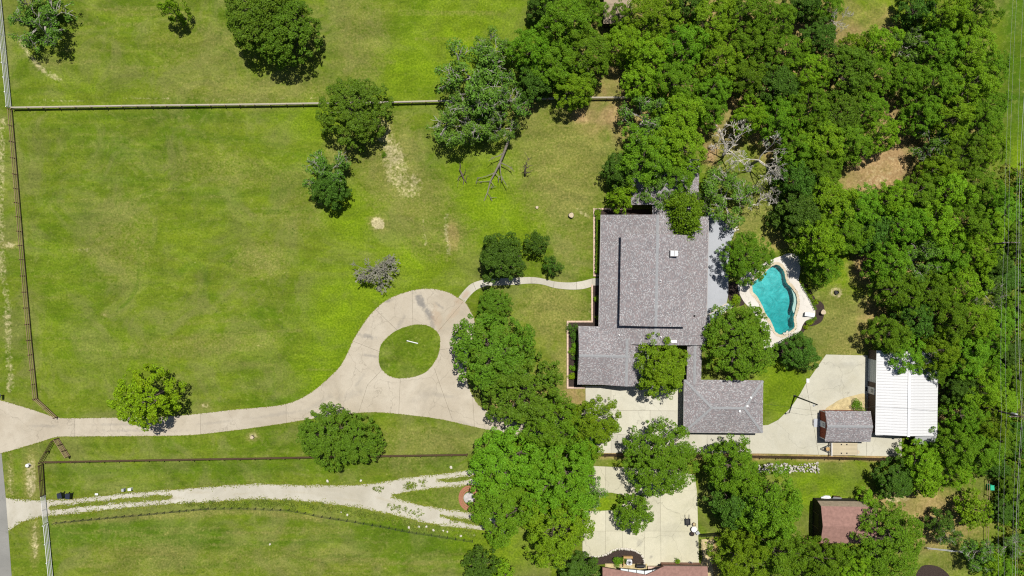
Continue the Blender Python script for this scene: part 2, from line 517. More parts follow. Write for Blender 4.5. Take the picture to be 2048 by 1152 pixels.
class MB:
    """collects shapes in the parent's own frame, then links them as one mesh"""

    def __init__(self):
        self.v, self.f = [], []

    def add(self, vs, fs):
        n = len(self.v)
        self.v += [tuple(v) for v in vs]
        self.f += [tuple(i + n for i in f) for f in fs]
        return self

    def box(self, x0, x1, y0, y1, z0, z1):
        return self.add([(x0, y0, z0), (x1, y0, z0), (x1, y1, z0), (x0, y1, z0), (x0, y0, z1), (x1, y0, z1), (x1, y1, z1), (x0, y1, z1)],
                        [(3, 2, 1, 0), (4, 5, 6, 7), (0, 1, 5, 4), (1, 2, 6, 5), (2, 3, 7, 6), (3, 0, 4, 7)])

    def bar(self, a, b, w, h):
        a, b = Vector(a), Vector(b)
        d = (b - a).normalized()
        s = d.cross(Vector((0, 0, 1)))
        if s.length < 1e-4:
            s = Vector((1, 0, 0))
        s = s.normalized() * w / 2
        u = s.cross(d).normalized() * h / 2
        vs = [a - s - u, a + s - u, a + s + u, a - s + u, b - s - u, b + s - u, b + s + u, b - s + u]
        return self.add(vs, [(0, 1, 2, 3), (7, 6, 5, 4), (0, 4, 5, 1), (1, 5, 6, 2), (2, 6, 7, 3), (3, 7, 4, 0)])

    def prism(self, pts, z0, z1):
        n = len(pts)
        a = sum(pts[i][0] * pts[(i + 1) % n][1] - pts[(i + 1) % n][0] * pts[i][1] for i in range(n))
        if a < 0:
            pts = pts[::-1]
        vs = [(p[0], p[1], z1) for p in pts] + [(p[0], p[1], z0) for p in pts]
        tri = tessellate_polygon([[Vector((p[0], p[1], 0)) for p in pts]])
        fs = []
        for t in tri:
            p, q, r = (pts[i] for i in t)
            cr = (q[0] - p[0]) * (r[1] - p[1]) - (q[1] - p[1]) * (r[0] - p[0])
            fs.append(tuple(t) if cr > 0 else tuple(t[::-1]))
        fs += [(i, i + n, (i + 1) % n + n, (i + 1) % n) for i in range(n)]
        return self.add(vs, fs)

    def slab(self, poly, th=0.14):
        """a sloping plate: polygon of 3-D points (counter-clockwise from above), thickness straight down"""
        n = len(poly)
        vs = [tuple(p) for p in poly] + [(p[0], p[1], p[2] - th) for p in poly]
        fs = [tuple(range(n)), tuple(range(2 * n - 1, n - 1, -1))]
        fs += [((i + 1) % n, i, i + n, (i + 1) % n + n) for i in range(n)]
        return self.add(vs, fs)

    def tube(self, pts, rads, k=6):
        rings = []
        for i, p in enumerate(pts):
            p = Vector(p)
            d = (Vector(pts[min(i + 1, len(pts) - 1)]) - Vector(pts[max(i - 1, 0)])).normalized()
            s = d.cross(Vector((0.31, 0.17, 0.93)))
            if s.length < 1e-3:
                s = d.cross(Vector((1, 0, 0)))
            s.normalize()
            u = s.cross(d)
            rings.append([p + (s * math.cos(2 * math.pi * j / k) + u * math.sin(2 * math.pi * j / k)) * rads[i] for j in range(k)])
        n0 = len(self.v)
        vs = [q for r in rings for q in r]
        fs = []
        for i in range(len(rings) - 1):
            for j in range(k):
                fs.append((i * k + j, i * k + (j + 1) % k, (i + 1) * k + (j + 1) % k, (i + 1) * k + j))
        fs.append(tuple(range(k - 1, -1, -1)))
        fs.append(tuple(range((len(rings) - 1) * k, len(rings) * k)))
        return self.add(vs, fs)

    def lathe(self, prof, k=12, c=(0, 0, 0)):
        vs, fs = [], []
        for (r, z) in prof:
            vs += [(c[0] + r * math.cos(2 * math.pi * j / k), c[1] + r * math.sin(2 * math.pi * j / k), c[2] + z) for j in range(k)]
        for i in range(len(prof) - 1):
            for j in range(k):
                fs.append((i * k + j, i * k + (j + 1) % k, (i + 1) * k + (j + 1) % k, (i + 1) * k + j))
        fs.append(tuple(range(k - 1, -1, -1)))
        fs.append(tuple(range((len(prof) - 1) * k, len(prof) * k)))
        return self.add(vs, fs)

    def build(self, name, mat, parent=None, smooth=False, **kw):
        return link(name, mesh(name, self.v, self.f, mat, smooth), parent, **kw)


UNIT = {}


def ubox(name, mat, parent, a, b, w, h, up=None):
    """a bar from a to b that shares one unit mesh per material (posts, rails, planks)"""
    if mat not in UNIT:
        mb = MB().box(-0.5, 0.5, -0.5, 0.5, -0.5, 0.5)
        UNIT[mat] = mesh('bar_' + mat, mb.v, mb.f, mat)
    a, b = Vector(a), Vector(b)
    d = b - a
    L = d.length
    d.normalize()
    s = d.cross(Vector((0, 0, 1)))
    if s.length < 1e-4:
        s = Vector((1, 0, 0)) if up is None else Vector(up)
    s.normalize()
    u = s.cross(d)
    o = bpy.data.objects.new(name, UNIT[mat])
    R = Matrix((s, d, u)).transposed().to_4x4()
    o.parent = parent
    o.matrix_local = Matrix.Translation((a + b) / 2) @ R @ Matrix.Diagonal((w, L, h, 1))
    col.objects.link(o)
    return o


def catmull(pts, n=6, closed=True):
    out = []
    m = len(pts)
    rngi = range(m) if closed else range(m - 1)
    for i in rngi:
        if closed:
            p0, p1, p2, p3 = (Vector((*pts[(i + k) % m][:2], 0)) for k in (-1, 0, 1, 2))
        else:
            p0, p1, p2, p3 = (Vector((*pts[min(max(i + k, 0), m - 1)][:2], 0)) for k in (-1, 0, 1, 2))
        for j in range(n):
            t = j / n
            q = 0.5 * ((2 * p1) + (p2 - p0) * t + (2 * p0 - 5 * p1 + 4 * p2 - p3) * t * t + (3 * p1 - p0 - 3 * p2 + p3) * t ** 3)
            out.append((q.x, q.y))
    if not closed:
        out.append(tuple(pts[-1][:2]))
    return out


def rag(pts, step=0.35, amp=0.12, seed=1):
    """resample a closed outline and roughen it"""
    r = random.Random(seed)
    out = []
    m = len(pts)
    ph = [r.uniform(0, 6.28) for _ in range(6)]
    for i in range(m):
        a, b = Vector(pts[i][:2]), Vector(pts[(i + 1) % m][:2])
        k = max(1, int((b - a).length / step))
        for j in range(k):
            p = a.lerp(b, j / k)
            wx = sum(math.sin(p.x * f + p.y * f * 0.7 + ph[q]) for q, f in enumerate((0.9, 1.9, 3.7))) * amp * 0.55
            wy = sum(math.sin(p.y * f - p.x * f * 0.6 + ph[q + 3]) for q, f in enumerate((0.8, 2.1, 4.1))) * amp * 0.55
            out.append((p.x + wx + r.uniform(-amp, amp) * 0.45, p.y + wy + r.uniform(-amp, amp) * 0.45))
    return out


def offset_loop(pts, d):
    """closed outline pushed outwards by d (inwards when negative)"""
    n = len(pts)
    area = sum(pts[i][0] * pts[(i + 1) % n][1] - pts[(i + 1) % n][0] * pts[i][1] for i in range(n))
    s = 1 if area > 0 else -1
    out = []
    for i in range(n):
        a, b = Vector(pts[i - 1][:2]), Vector(pts[(i + 1) % n][:2])
        t = (b - a).normalized()
        out.append((pts[i][0] + t.y * d * s, pts[i][1] - t.x * d * s))
    return out


def inside(x, y, poly):
    """numpy point-in-polygon"""
    r = np.zeros(np.shape(x), bool)
    n = len(poly)
    for i in range(n):
        x0, y0 = poly[i][:2]
        x1, y1 = poly[(i + 1) % n][:2]
        c = ((y0 > y) != (y1 > y)) & (x < (x1 - x0) * (y - y0) / (y1 - y0 + 1e-12) + x0)
        r ^= c
    return r


def ring_prism(outer, inner, z0, z1):
    """a plate with a hole, both loops closed outlines"""
    bm = bmesh.new()
    loops = []
    for lp in (outer, inner):
        vs = [bm.verts.new((p[0], p[1], z1)) for p in lp]
        loops.append([bm.edges.new((vs[i], vs[(i + 1) % len(vs)])) for i in range(len(vs))])
    bmesh.ops.triangle_fill(bm, use_beauty=True, edges=[e for l in loops for e in l], normal=(0, 0, 1))
    bmesh.ops.recalc_face_normals(bm, faces=bm.faces)
    if sum(f.normal.z for f in bm.faces) < 0:
        bmesh.ops.reverse_faces(bm, faces=bm.faces)
    ex = bmesh.ops.extrude_face_region(bm, geom=list(bm.faces))
    for v in [g for g in ex['geom'] if isinstance(g, bmesh.types.BMVert)]:
        v.co.z = z0
    bmesh.ops.recalc_face_normals(bm, faces=bm.faces)
    return bm


def bm_obj(name, bm, mat, parent=None):
    me = bpy.data.meshes.new(name)
    bm.to_mesh(me)
    bm.free()
    me.materials.append(M[mat])
    return link(name, me, parent)


def structure(name, o):
    o['kind'] = 'structure'
    return o


def slabs(name, outline, cuts, mat, z0, z1, gap=0.02):
    """a paved area: a base sheet and each poured slab on it, cut along the joint lines"""
    base = MB().prism(outline, z0 - 0.06, z1 - 0.035).build(name, 'joint')
    structure(name, base)
    bm = bmesh.new()
    pts = list(outline)
    vs = [bm.verts.new((p[0], p[1], z1)) for p in pts]
    tri = tessellate_polygon([[Vector((p[0], p[1], 0)) for p in pts]])
    for t in tri:
        try:
            bm.faces.new([vs[i] for i in t])
        except ValueError:
            pass
    planes = []
    for (a, b) in cuts:
        a, b = P(*a), P(*b)
        d = (b - a).normalized()
        n = Vector((-d.y, d.x, 0))
        planes.append((a, n, d, (b - a).length))
        for co, no in ((a + n * gap, n), (a - n * gap, n), (a, d), (b, d)):
            bmesh.ops.bisect_plane(bm, geom=list(bm.verts) + list(bm.edges) + list(bm.faces), dist=1e-5, plane_co=co, plane_no=no)
    todo = set()
    for f in bm.faces:
        c = f.calc_center_median()
        if not any(abs((c - a).dot(n)) < gap and 0 < (c - a).dot(d) < L for (a, n, d, L) in planes):
            todo.add(f)
    for _once in (0,):
        while todo:
            seed = todo.pop()
            comp, stack = [seed], [seed]
            while stack:
                f = stack.pop()
                for e in f.edges:
                    for g in e.link_faces:
                        if g in todo:
                            todo.discard(g)
                            comp.append(g)
                            stack.append(g)
            if sum(f.calc_area() for f in comp) < 0.05:
                continue
            idx, vv, ff = {}, [], []
            for f in comp:
                r = []
                for v in f.verts:
                    if v.index not in idx or True:
                        k = (round(v.co.x, 4), round(v.co.y, 4))
                        if k not in idx:
                            idx[k] = len(vv)
                            vv.append((v.co.x, v.co.y, z1))
                        r.append(idx[k])
                if len(set(r)) == len(r):
                    ff.append(r)
            # orient upward
            gg = []
            for r in ff:
                p, q, s_ = (Vector(vv[i]) for i in r[:3])
                gg.append(r if (q - p).cross(s_ - p).z > 0 else r[::-1])
            # sides
            cnt = {}
            for r in gg:
                for i in range(len(r)):
                    cnt[(r[i], r[(i + 1) % len(r)])] = 1
            nb = len(vv)
            vv += [(x, y, z0) for x, y, _ in vv]
            for (i, j) in list(cnt):
                if (j, i) not in cnt:
                    gg.append((i, i + nb, j + nb, j))
            link('slab', mesh('slab', vv, gg, mat), base)
    bm.free()
    return base


# ------------------------------------------------------------------ outlines (photograph pixels on the ground)
POOL = catmull(PL([(1554, 529), (1566, 539), (1570, 553), (1574, 566), (1583, 576), (1591, 588), (1594, 603), (1592, 618), (1587, 636),
                   (1589, 652), (1582, 661), (1567, 669), (1552, 665), (1542, 644), (1529, 624), (1519, 601), (1505, 582), (1506, 566),
                   (1522, 552), (1540, 535)]), 6)
DRIVE = [(-60, 785), (0, 800), (55, 816), (112, 834), (150, 836), (230, 835), (330, 833), (400, 827), (470, 819), (512, 815.5), (562, 810),
         (595, 800), (622, 785), (645, 767), (679, 734), (696, 704), (710, 674), (739, 631), (772, 601), (812, 584), (855, 577), (895, 584),
         (917, 596), (931, 605), (942, 624), (949, 640), (947, 665), (940, 700), (933, 735), (936, 768), (944, 788), (955, 807), (975, 822),
         (1000, 829), (1050, 842), (1100, 838), (1171, 815)]
DRIVE_LOW = [(1171, 906), (1100, 889), (1009, 867), (945, 853), (879, 838), (812, 829.5), (762, 825), (715, 826), (622, 838), (572, 846),
             (512, 855), (450, 863), (383, 870), (300, 872), (150, 873), (113, 874), (83, 883), (50, 893), (3, 906), (-60, 915)]
ISLAND = catmull(PL([(758, 722), (762, 690), (778, 672), (800, 658), (826, 650), (850, 650), (868, 658), (879, 672), (880, 692), (874, 715),
                     (858, 738), (838, 750), (805, 757), (780, 752), (765, 740)]), 5)

# ------------------------------------------------------------------ ground sheet
fx = np.arange(-92, 92.01, 0.4)
fy = np.arange(-54, 54.01, 0.4)
far = np.array([6, 16, 36, 80, 180, 400, 900, 1800])
gx = np.concatenate([-92 - far[::-1], fx, 92 + far])
gy = np.concatenate([-54 - far[::-1], fy, 54 + far])
GX, GY = np.meshgrid(gx, gy)
PXX, PYY = GX * PXM + 1024, 576 - GY * PXM
mask = np.zeros((*GX.shape, 4), np.float32)
BARE, LUSH, DIRT, DRY = 0, 1, 2, 3


def spot(ch, px, py, rx, ry, rot=0.0, st=1.0, soft=0.5):
    if ch == BARE:
        spot(DRY, px, py, rx * 1.45, ry * 1.35, rot, min(0.75, st), 0.5)
    c, s = math.cos(math.radians(rot)), math.sin(math.radians(rot))
    dx, dy = PXX - px, PYY - py
    u, v = (dx * c + dy * s) / rx, (-dx * s + dy * c) / ry
    d = np.sqrt(u * u + v * v)
    f = np.clip((1 + soft - d) / (2 * soft), 0, 1)
    f = f * f * (3 - 2 * f) * st
    mask[..., ch] = np.maximum(mask[..., ch], f)


def streak(ch, pts, w, st=1.0):
    for (a, b) in zip(pts, pts[1:]):
        ax, ay, bx, by = *a, *b
        L2 = (bx - ax) ** 2 + (by - ay) ** 2
        t = np.clip(((PXX - ax) * (bx - ax) + (PYY - ay) * (by - ay)) / L2, 0, 1)
        d = np.hypot(PXX - ax - t * (bx - ax), PYY - ay - t * (by - ay))
        f = np.clip(1.5 - d / w, 0, 1)
        mask[..., ch] = np.maximum(mask[..., ch], f * st)


for a in [(760, 660, 70, 130, 40), (690, 620, 80, 90, 30), (640, 740, 60, 60, 0), (840, 520, 80, 50, 0), (980, 390, 80, 90, 0), (1035, 440, 60, 60, 0),
          (930, 60, 110, 110, 0), (830, 140, 80, 60, 0), (700, 430, 60, 60, 0), (740, 590, 60, 40, 0), (1210, 1010, 50, 40, 0), (1000, 1100, 70, 40, 0),
          (950, 1060, 50, 40, 0), (1640, 985, 60, 40, 0), (1745, 25, 40, 25, 0), (1690, 560, 40, 50, 0), (1570, 770, 50, 60, 0), (1530, 480, 30, 30, 0),
           (870, 990, 60, 25, 0), (620, 240, 60, 40, 0), (2035, 330, 14, 60, 0)]:
    spot(LUSH, *a, st=0.95, soft=0.75)
for a in [(130, 600, 50, 140, 0), (160, 180, 60, 60, 0), (500, 700, 120, 60, 0), (400, 480, 160, 60, 0), (520, 520, 60, 40, 0), (250, 720, 120, 50, 0), (300, 560, 60, 60, 0), (560, 330, 130, 70, 0)]:
    spot(LUSH, *a, st=0.3, soft=0.8)
# dry grass
for a in [(1130, 330, 90, 120, 0, 0.65), (1110, 620, 65, 60, 20, 0.7), (1150, 480, 40, 60, 0, 0.4), (1125, 745, 20, 60, 0, 0.7), (1680, 640, 60, 70, 0, 0.55), (1700, 690, 50, 25, 0, 0.9),
          (1500, 440, 50, 60, 0, 0.5), (1440, 290, 30, 50, 0, 0.6), (1150, 800, 20, 40, 0, 0.8), (520, 1120, 180, 25, 0, 0.3), (300, 1115, 120, 35, 0, 0.4),
          (800, 900, 80, 40, 0, 0.35), (720, 80, 50, 90, 0, 0.4), (600, 180, 80, 30, 0, 0.4), (860, 880, 90, 25, 8, 0.4), (780, 330, 60, 90, 0, 0.5),
          (520, 520, 50, 35, 0, 0.5), (250, 490, 50, 80, 0, 0.3), (500, 180, 160, 30, 0, 0.35), (690, 300, 40, 40, 0, 0.45), (1080, 250, 40, 30, 0, 0.5),
          (1860, 1040, 110, 60, 0, 0.95), (1900, 1120, 40, 40, 0, 0.4), (1750, 1000, 30, 25, 0, 0.8), (400, 690, 150, 20, -4, 0.35), (40, 860, 40, 12, 0, 0.4),
          (880, 470, 70, 50, 0, 0.35), (1660, 720, 70, 25, 0, 0.6), (240, 470, 60, 80, 20, 0.28), (470, 340, 110, 35, 10, 0.28), (600, 420, 50, 50, 0, 0.25), (420, 90, 120, 50, 0, 0.25), (840, 400, 60, 60, 0, 0.5), (905, 470, 25, 40, 0, 0.6)]:
    spot(DRY, *a[:5], st=a[5], soft=0.55)
_r = random.Random(21)
for i in range(46):
    x, y, L = _r.uniform(115, 820), _r.uniform(1055, 1150), _r.uniform(50, 190)
    if y > 1030 + max(0, x - 500) * 0.12 + 15:
        streak(DRY, [(x, y), (x + L, y - L * 0.01 + _r.uniform(-2, 2))], _r.uniform(1.2, 3.0), _r.uniform(0.2, 0.5))
for i in range(34):
    x, y, L = _r.uniform(60, 560), _r.uniform(235, 780), _r.uniform(40, 160)
    streak(DRY, [(x, y), (x + L, y - L * 0.02 + _r.uniform(-5, 5))], _r.uniform(1.2, 3.5), _r.uniform(0.12, 0.3))
for i in range(14):
    x, y, L = _r.uniform(60, 860), _r.uniform(10, 190), _r.uniform(60, 200)
    streak(DRY, [(x, y), (x + L, y + _r.uniform(-4, 4))], _r.uniform(2.0, 6.0), _r.uniform(0.15, 0.4))
# leaf litter and bare earth in the wood
for a in [(1480, 120, 300, 120, 0, 0.75), (1760, 330, 80, 55, -25, 1.0), (1830, 260, 60, 60, 0, 0.8), (1640, 230, 200, 90, 0, 0.7), (1870, 450, 90, 250, 0, 0.65),
          (1740, 530, 40, 40, 0, 0.9), (1780, 640, 60, 60, 0, 0.6), (1230, 230, 40, 25, 0, 0.8), (1420, 305, 20, 22, 0, 1.0), (1560, 300, 40, 60, 0, 0.4),
          (1870, 800, 60, 60, 0, 0.8), (1700, 100, 60, 60, 0, 0.6), (1185, 232, 40, 16, 0, 0.75), (1040, 212, 30, 12, 0, 0.7), (1860, 1035, 100, 55, 0, 0.55),
          (1770, 1000, 35, 12, 0, 0.6), (1150, 790, 25, 30, 0, 0.55), (1040, 800, 60, 40, 0, 0.5), (1430, 1120, 12, 50, 0, 0.6), (1330, 200, 160, 100, 0, 0.6),
          (1545, 480, 30, 20, 0, 0.45), (1725, 300, 60, 30, 0, 0.7), (1750, 45, 40, 40, 0, 0.4), (905, 468, 12, 30, 0, 0.45)]:
    spot(DIRT, *a[:5], st=a[5], soft=0.5)
streak(DIRT, [(1190, 909), (1400, 910), (1800, 916)], 7, 0.75)
# bare ground
spot(BARE, 756, 447, 15, 11, 25, 1.0, 0.18)
for a in [(790, 330, 28, 60, -18, 0.62), (815, 370, 30, 30, 0, 0.55), (770, 270, 18, 30, -20, 0.6), (1065, 415, 8, 8, 0, 0.35), (1165, 425, 16, 8, 30, 0.5),
          (1672, 585, 13, 12, 0, 0.6), (62, 955, 12, 40, 0, 0.75), (20, 950, 6, 40, 0, 0.45), (70, 1080, 7, 40, 0, 0.6), (18, 490, 16, 6, 0, 0.8),
          (410, 812, 8, 5, 0, 0.5), (505, 873, 9, 7, 0, 0.7), (208, 629, 5, 5, 0, 0.5), (1790, 995, 30, 12, 0, 0.6), (1270, 225, 14, 22, 0, 0.4),
          (1800, 330, 40, 20, 20, 0.3), (1750, 350, 45, 22, -20, 0.4), (520, 525, 18, 14, 0, 0.4), (160, 500, 30, 5, 0, 0.25), (28, 986, 6, 6, 0, 0.5)]:
    spot(BARE, *a[:5], st=a[5], soft=0.45)
streak(BARE, [(893, 430), (893, 470), (897, 505)], 5, 0.62)
streak(BARE, [(848, 440), (850, 490)], 3.2, 0.5)
streak(BARE, [(40, 80), (60, 115), (90, 145), (120, 160)], 6, 0.62)
streak(BARE, [(5, 240), (0, 400), (2, 500), (14, 600), (20, 780)], 9, 0.5)
streak(BARE, [(60, 205), (250, 197), (420, 200), (630, 197)], 2.5, 0.42)
streak(BARE, [(25, 219), (630, 210)], 2.5, 0.35)
streak(BARE, [(1188, 570), (1178, 640)], 4, 0.45)
streak(DRY, [(110, 1046), (300, 1032), (500, 1022), (640, 1038)], 6, 0.6)
# tractor tracks in the pasture
wob = np.sin(GX * 1.7) * np.sin(GY * 1.3)
deep = np.zeros(GX.shape, np.float32)


def deepen(pts, w, st):
    global deep
    for (a, b) in zip(pts, pts[1:]):
        ax, ay, bx, by = *a, *b
        L2 = (bx - ax) ** 2 + (by - ay) ** 2
        t = np.clip(((PXX - ax) * (bx - ax) + (PYY - ay) * (by - ay)) / L2, 0, 1)
        d = np.hypot(PXX - ax - t * (bx - ax), PYY - ay - t * (by - ay))
        f = np.clip(1.5 - d / w, 0, 1) * st
        deep = np.maximum(deep, f.astype(np.float32))


deepen([(268, 482), (277, 500), (278, 540), (272, 580), (255, 605), (235, 620)], 3, 0.7)
deepen([(360, 545), (372, 532), (395, 530), (412, 540), (415, 565)], 7, 0.5)
deepen([(690, 690), (670, 730), (640, 760), (600, 792), (540, 808)], 9, 0.55)
deepen([(700, 660), (735, 620), (775, 592), (820, 578)], 5, 0.5)
deepen([(900, 480), (945, 450)], 28, 0.45)
deepen([(120, 1060), (320, 1070), (430, 1075)], 26, 0.75)
for i in range(30):
    x, y, L = _r.uniform(60, 600), _r.uniform(240, 790), _r.uniform(30, 120)
    deepen([(x, y), (x + L, y + _r.uniform(-8, 8))], _r.uniform(2, 6), _r.uniform(0.2, 0.45))
for i in range(20):
    x, y, L = _r.uniform(115, 820), _r.uniform(1050, 1150), _r.uniform(50, 160)
    deepen([(x, y), (x + L, y - 1)], _r.uniform(2, 5), _r.uniform(0.3, 0.6))
deepen([(730, 1075), (900, 1090)], 28, 0.5)
deepen([(120, 945), (400, 935), (900, 925)], 14, 0.45)
deepen([(330, 255), (620, 300)], 3, 0.5)
deepen([(320, 262), (610, 312)], 3, 0.4)
deepen([(560, 380), (555, 385)], 22, 0.35)
deepen([(1600, 970), (1720, 970)], 25, 0.4)
deepen([(1555, 790), (1580, 760)], 22, 0.5)
deepen([(2035, -40), (2035, 330), (2030, 700), (2030, 1200)], 30, 0.9)
deepen([(120, 235), (400, 232), (620, 228)], 6, 0.4)
deepen([(150, 270), (230, 300)], 25, 0.35)
deepen([(350, 380), (470, 400)], 16, 0.35)
pool_cut = offset_loop(POOL, 0.05)
ny, nx = GX.shape
idx = np.arange(nx * ny).reshape(ny, nx)
quads = np.stack([idx[:-1, :-1], idx[:-1, 1:], idx[1:, 1:], idx[1:, :-1]], -1).reshape(-1, 4)
hit = np.zeros((ny, nx), bool)
hit |= inside(GX, GY, pool_cut)
keep = ~(hit.reshape(-1)[quads].any(1))
quads = quads[keep]
gm = bpy.data.meshes.new('ground')
co = np.stack([GX, GY, np.zeros_like(GX)], -1).reshape(-1, 3).astype(np.float32)
gm.vertices.add(len(co))
gm.vertices.foreach_set('co', co.ravel())
gm.loops.add(quads.size)
gm.loops.foreach_set('vertex_index', quads.ravel().astype(np.int32))
gm.polygons.add(len(quads))
gm.polygons.foreach_set('loop_start', np.arange(0, quads.size, 4, dtype=np.int32))
gm.update(calc_edges=True)
at = gm.color_attributes.new('mask', 'FLOAT_COLOR', 'POINT')
at.data.foreach_set('color', mask.reshape(-1))
ad = gm.attributes.new('deep', 'FLOAT', 'POINT')
ad.data.foreach_set('value', deep.reshape(-1))
gm.materials.append(M['lawn'])
structure('ground', link('ground', gm))

# ------------------------------------------------------------------ road, drives, pads
structure('road', MB().prism(PL([(-900, 600), (-40, 600), (-6, 860), (3, 906), (12, 1000), (24, 1160), (60, 1700), (-900, 1700)]), -0.05, 0.02).build('road', 'asphalt'))

drive_outline = catmull(PL(DRIVE), 4, closed=False) + catmull(PL(DRIVE_LOW), 4, closed=False)
slabs('driveway', drive_outline,
      [((150, 800), (150, 900)), ((572, 790), (573, 870)), ((400, 800), (402, 900)), ((801, 750), (797, 840)), ((690, 676), (766, 706)),
       ((938, 590), (872, 668)), ((945, 790), (950, 870)), ((1040, 820), (1040, 900)), ((824, 570), (826, 655)), ((868, 735), (905, 840)),
       ((768, 735), (735, 770)), ((735, 770), (712, 842)), ((876, 700), (955, 690)), ((742, 610), (796, 662))],
      'drive', -0.02, 0.045)


def lawn_sheet(name, pts, z, m=(0, 0.1, 0, 0), dp=0.3):
    o = MB().prism(pts, 0.0, z).build(name, 'lawn')
    me = o.data
    a = me.color_attributes.new('mask', 'FLOAT_COLOR', 'POINT')
    a.data.foreach_set('color', list(m) * len(me.vertices))
    b = me.attributes.new('deep', 'FLOAT', 'POINT')
    b.data.foreach_set('value', [dp] * len(me.vertices))
    return structure(name, o)


lawn_sheet('lawn', rag(ISLAND, 0.3, 0.05, 3), 0.075, (0, 0.15, 0, 0.05), 0.2)
walk_up = [(917, 595), (928, 581), (942, 568), (960, 561), (985, 557), (1020, 556), (1060, 554), (1085, 557), (1110, 563), (1140, 565), (1165, 562),
           (1185, 557), (1200, 556)]
walk_dn = [(1200, 572), (1185, 573), (1165, 578), (1140, 579), (1110, 576), (1085, 569), (1060, 567), (1020, 570), (985, 571), (965, 574), (950, 582),
           (938, 594), (930, 605)]
slabs('path', catmull(PL(walk_up), 4, False) + catmull(PL(walk_dn), 4, False),
      [((944, 560), (956, 590)), ((1062, 545), (1062, 585)), ((1110, 550), (1105, 590)), ((1152, 550), (1154, 590)), ((1184, 550), (1184, 590)), ((1000, 545), (1000, 585))],
      'walk', -0.02, 0.052, 0.025)
PAD = [(1171, 772), (1172, 906), (1260, 906), (1400, 906), (1536, 907), (1803, 913), (1803, 868), (1760, 866), (1760, 790), (1735, 787), (1735, 711), (1652, 709),
       (1611, 768), (1600, 788), (1580, 817), (1556, 840), (1536, 850), (1500, 852), (1368, 852), (1368, 772)]
slabs('paved_yard', rag(PL(PAD), 3.0, 0.0),
      [((1222, 760), (1222, 920)), ((1160, 820), (1380, 822)), ((1300, 820), (1300, 920)), ((1498, 840), (1500, 920)), ((1414, 850), (1414, 920)),
       ((1600, 700), (1640, 925)), ((1733, 855), (1733, 920)), ((1160, 868), (1380, 868))], 'pad', -0.02, 0.045, 0.02)
structure('flower_bed', MB().prism(catmull(PL([(1651, 818), (1665, 808), (1680, 799), (1707, 791), (1731, 789), (1733, 825), (1700, 832), (1655, 832)]), 4), 0.0, 0.065).build('flower_bed', 'flagstone'))
PATIO = [(1165, 931), (1255, 935), (1340, 940), (1389, 950), (1394, 985), (1396, 1060), (1398, 1131), (1330, 1131), (1289, 1131), (1289, 1118), (1280, 1104),
         (1262, 1097), (1235, 1097), (1215, 1106), (1192, 1113), (1165, 1113), (1165, 1022), (1195, 1022), (1232, 1020), (1256, 1000), (1248, 990), (1222, 985), (1165, 985)]
slabs('patio', PL(PATIO), [((1211, 920), (1211, 1130)), ((1290, 1020), (1288, 1140)), ((1150, 1062), (1420, 1062)), ((1320, 925), (1322, 1140)), ((1245, 1025), (1245, 1140))],
      'patio', -0.02, 0.045, 0.015)

# gravel lane with grass strips
GRAVEL = [(-60, 985), (12, 994), (33, 998), (80, 1000), (97, 1000), (140, 998), (233, 988), (317, 981), (420, 973), (512, 967), (612, 970), (699, 970), (762, 965),
          (812, 955), (879, 948), (935, 940), (1010, 930), (1010, 1072), (965, 1061), (905, 1054), (845, 1045), (795, 1031), (712, 1015), (639, 1005), (572, 1001), (512, 998),
          (417, 1005), (340, 1008), (233, 1018), (100, 1032), (80, 1035), (43, 1045), (20, 1061), (-60, 1075)]
structure('gravel_lane', MB().prism(rag(PL(GRAVEL), 0.25, 0.07, 5), -0.05, 0.012).build('gravel_lane', 'gravel'))
for nm, pts in [('grass_strip', [(100, 1013), (167, 1005), (260, 997), (320, 991), (345, 992), (335, 998), (260, 1004), (167, 1012), (100, 1019)]),
                ('grass_strip', [(872, 961), (905, 955), (935, 951), (1010, 944), (1010, 954), (940, 959), (905, 963)]),
                ('grass_strip', [(783, 991), (832, 981), (890, 974), (945, 970), (1012, 962), (1012, 1032), (955, 1027), (900, 1020), (845, 1010), (795, 998)]),
                ('grass_strip', [(880, 1031), (915, 1035), (960, 1043), (1010, 1050), (1010, 1058), (955, 1050), (900, 1038)])]:
    lawn_sheet(nm, rag(PL(pts), 0.25, 0.14, len(pts)), 0.024, (0.0, 0.15, 0, 0.15), 0.3)

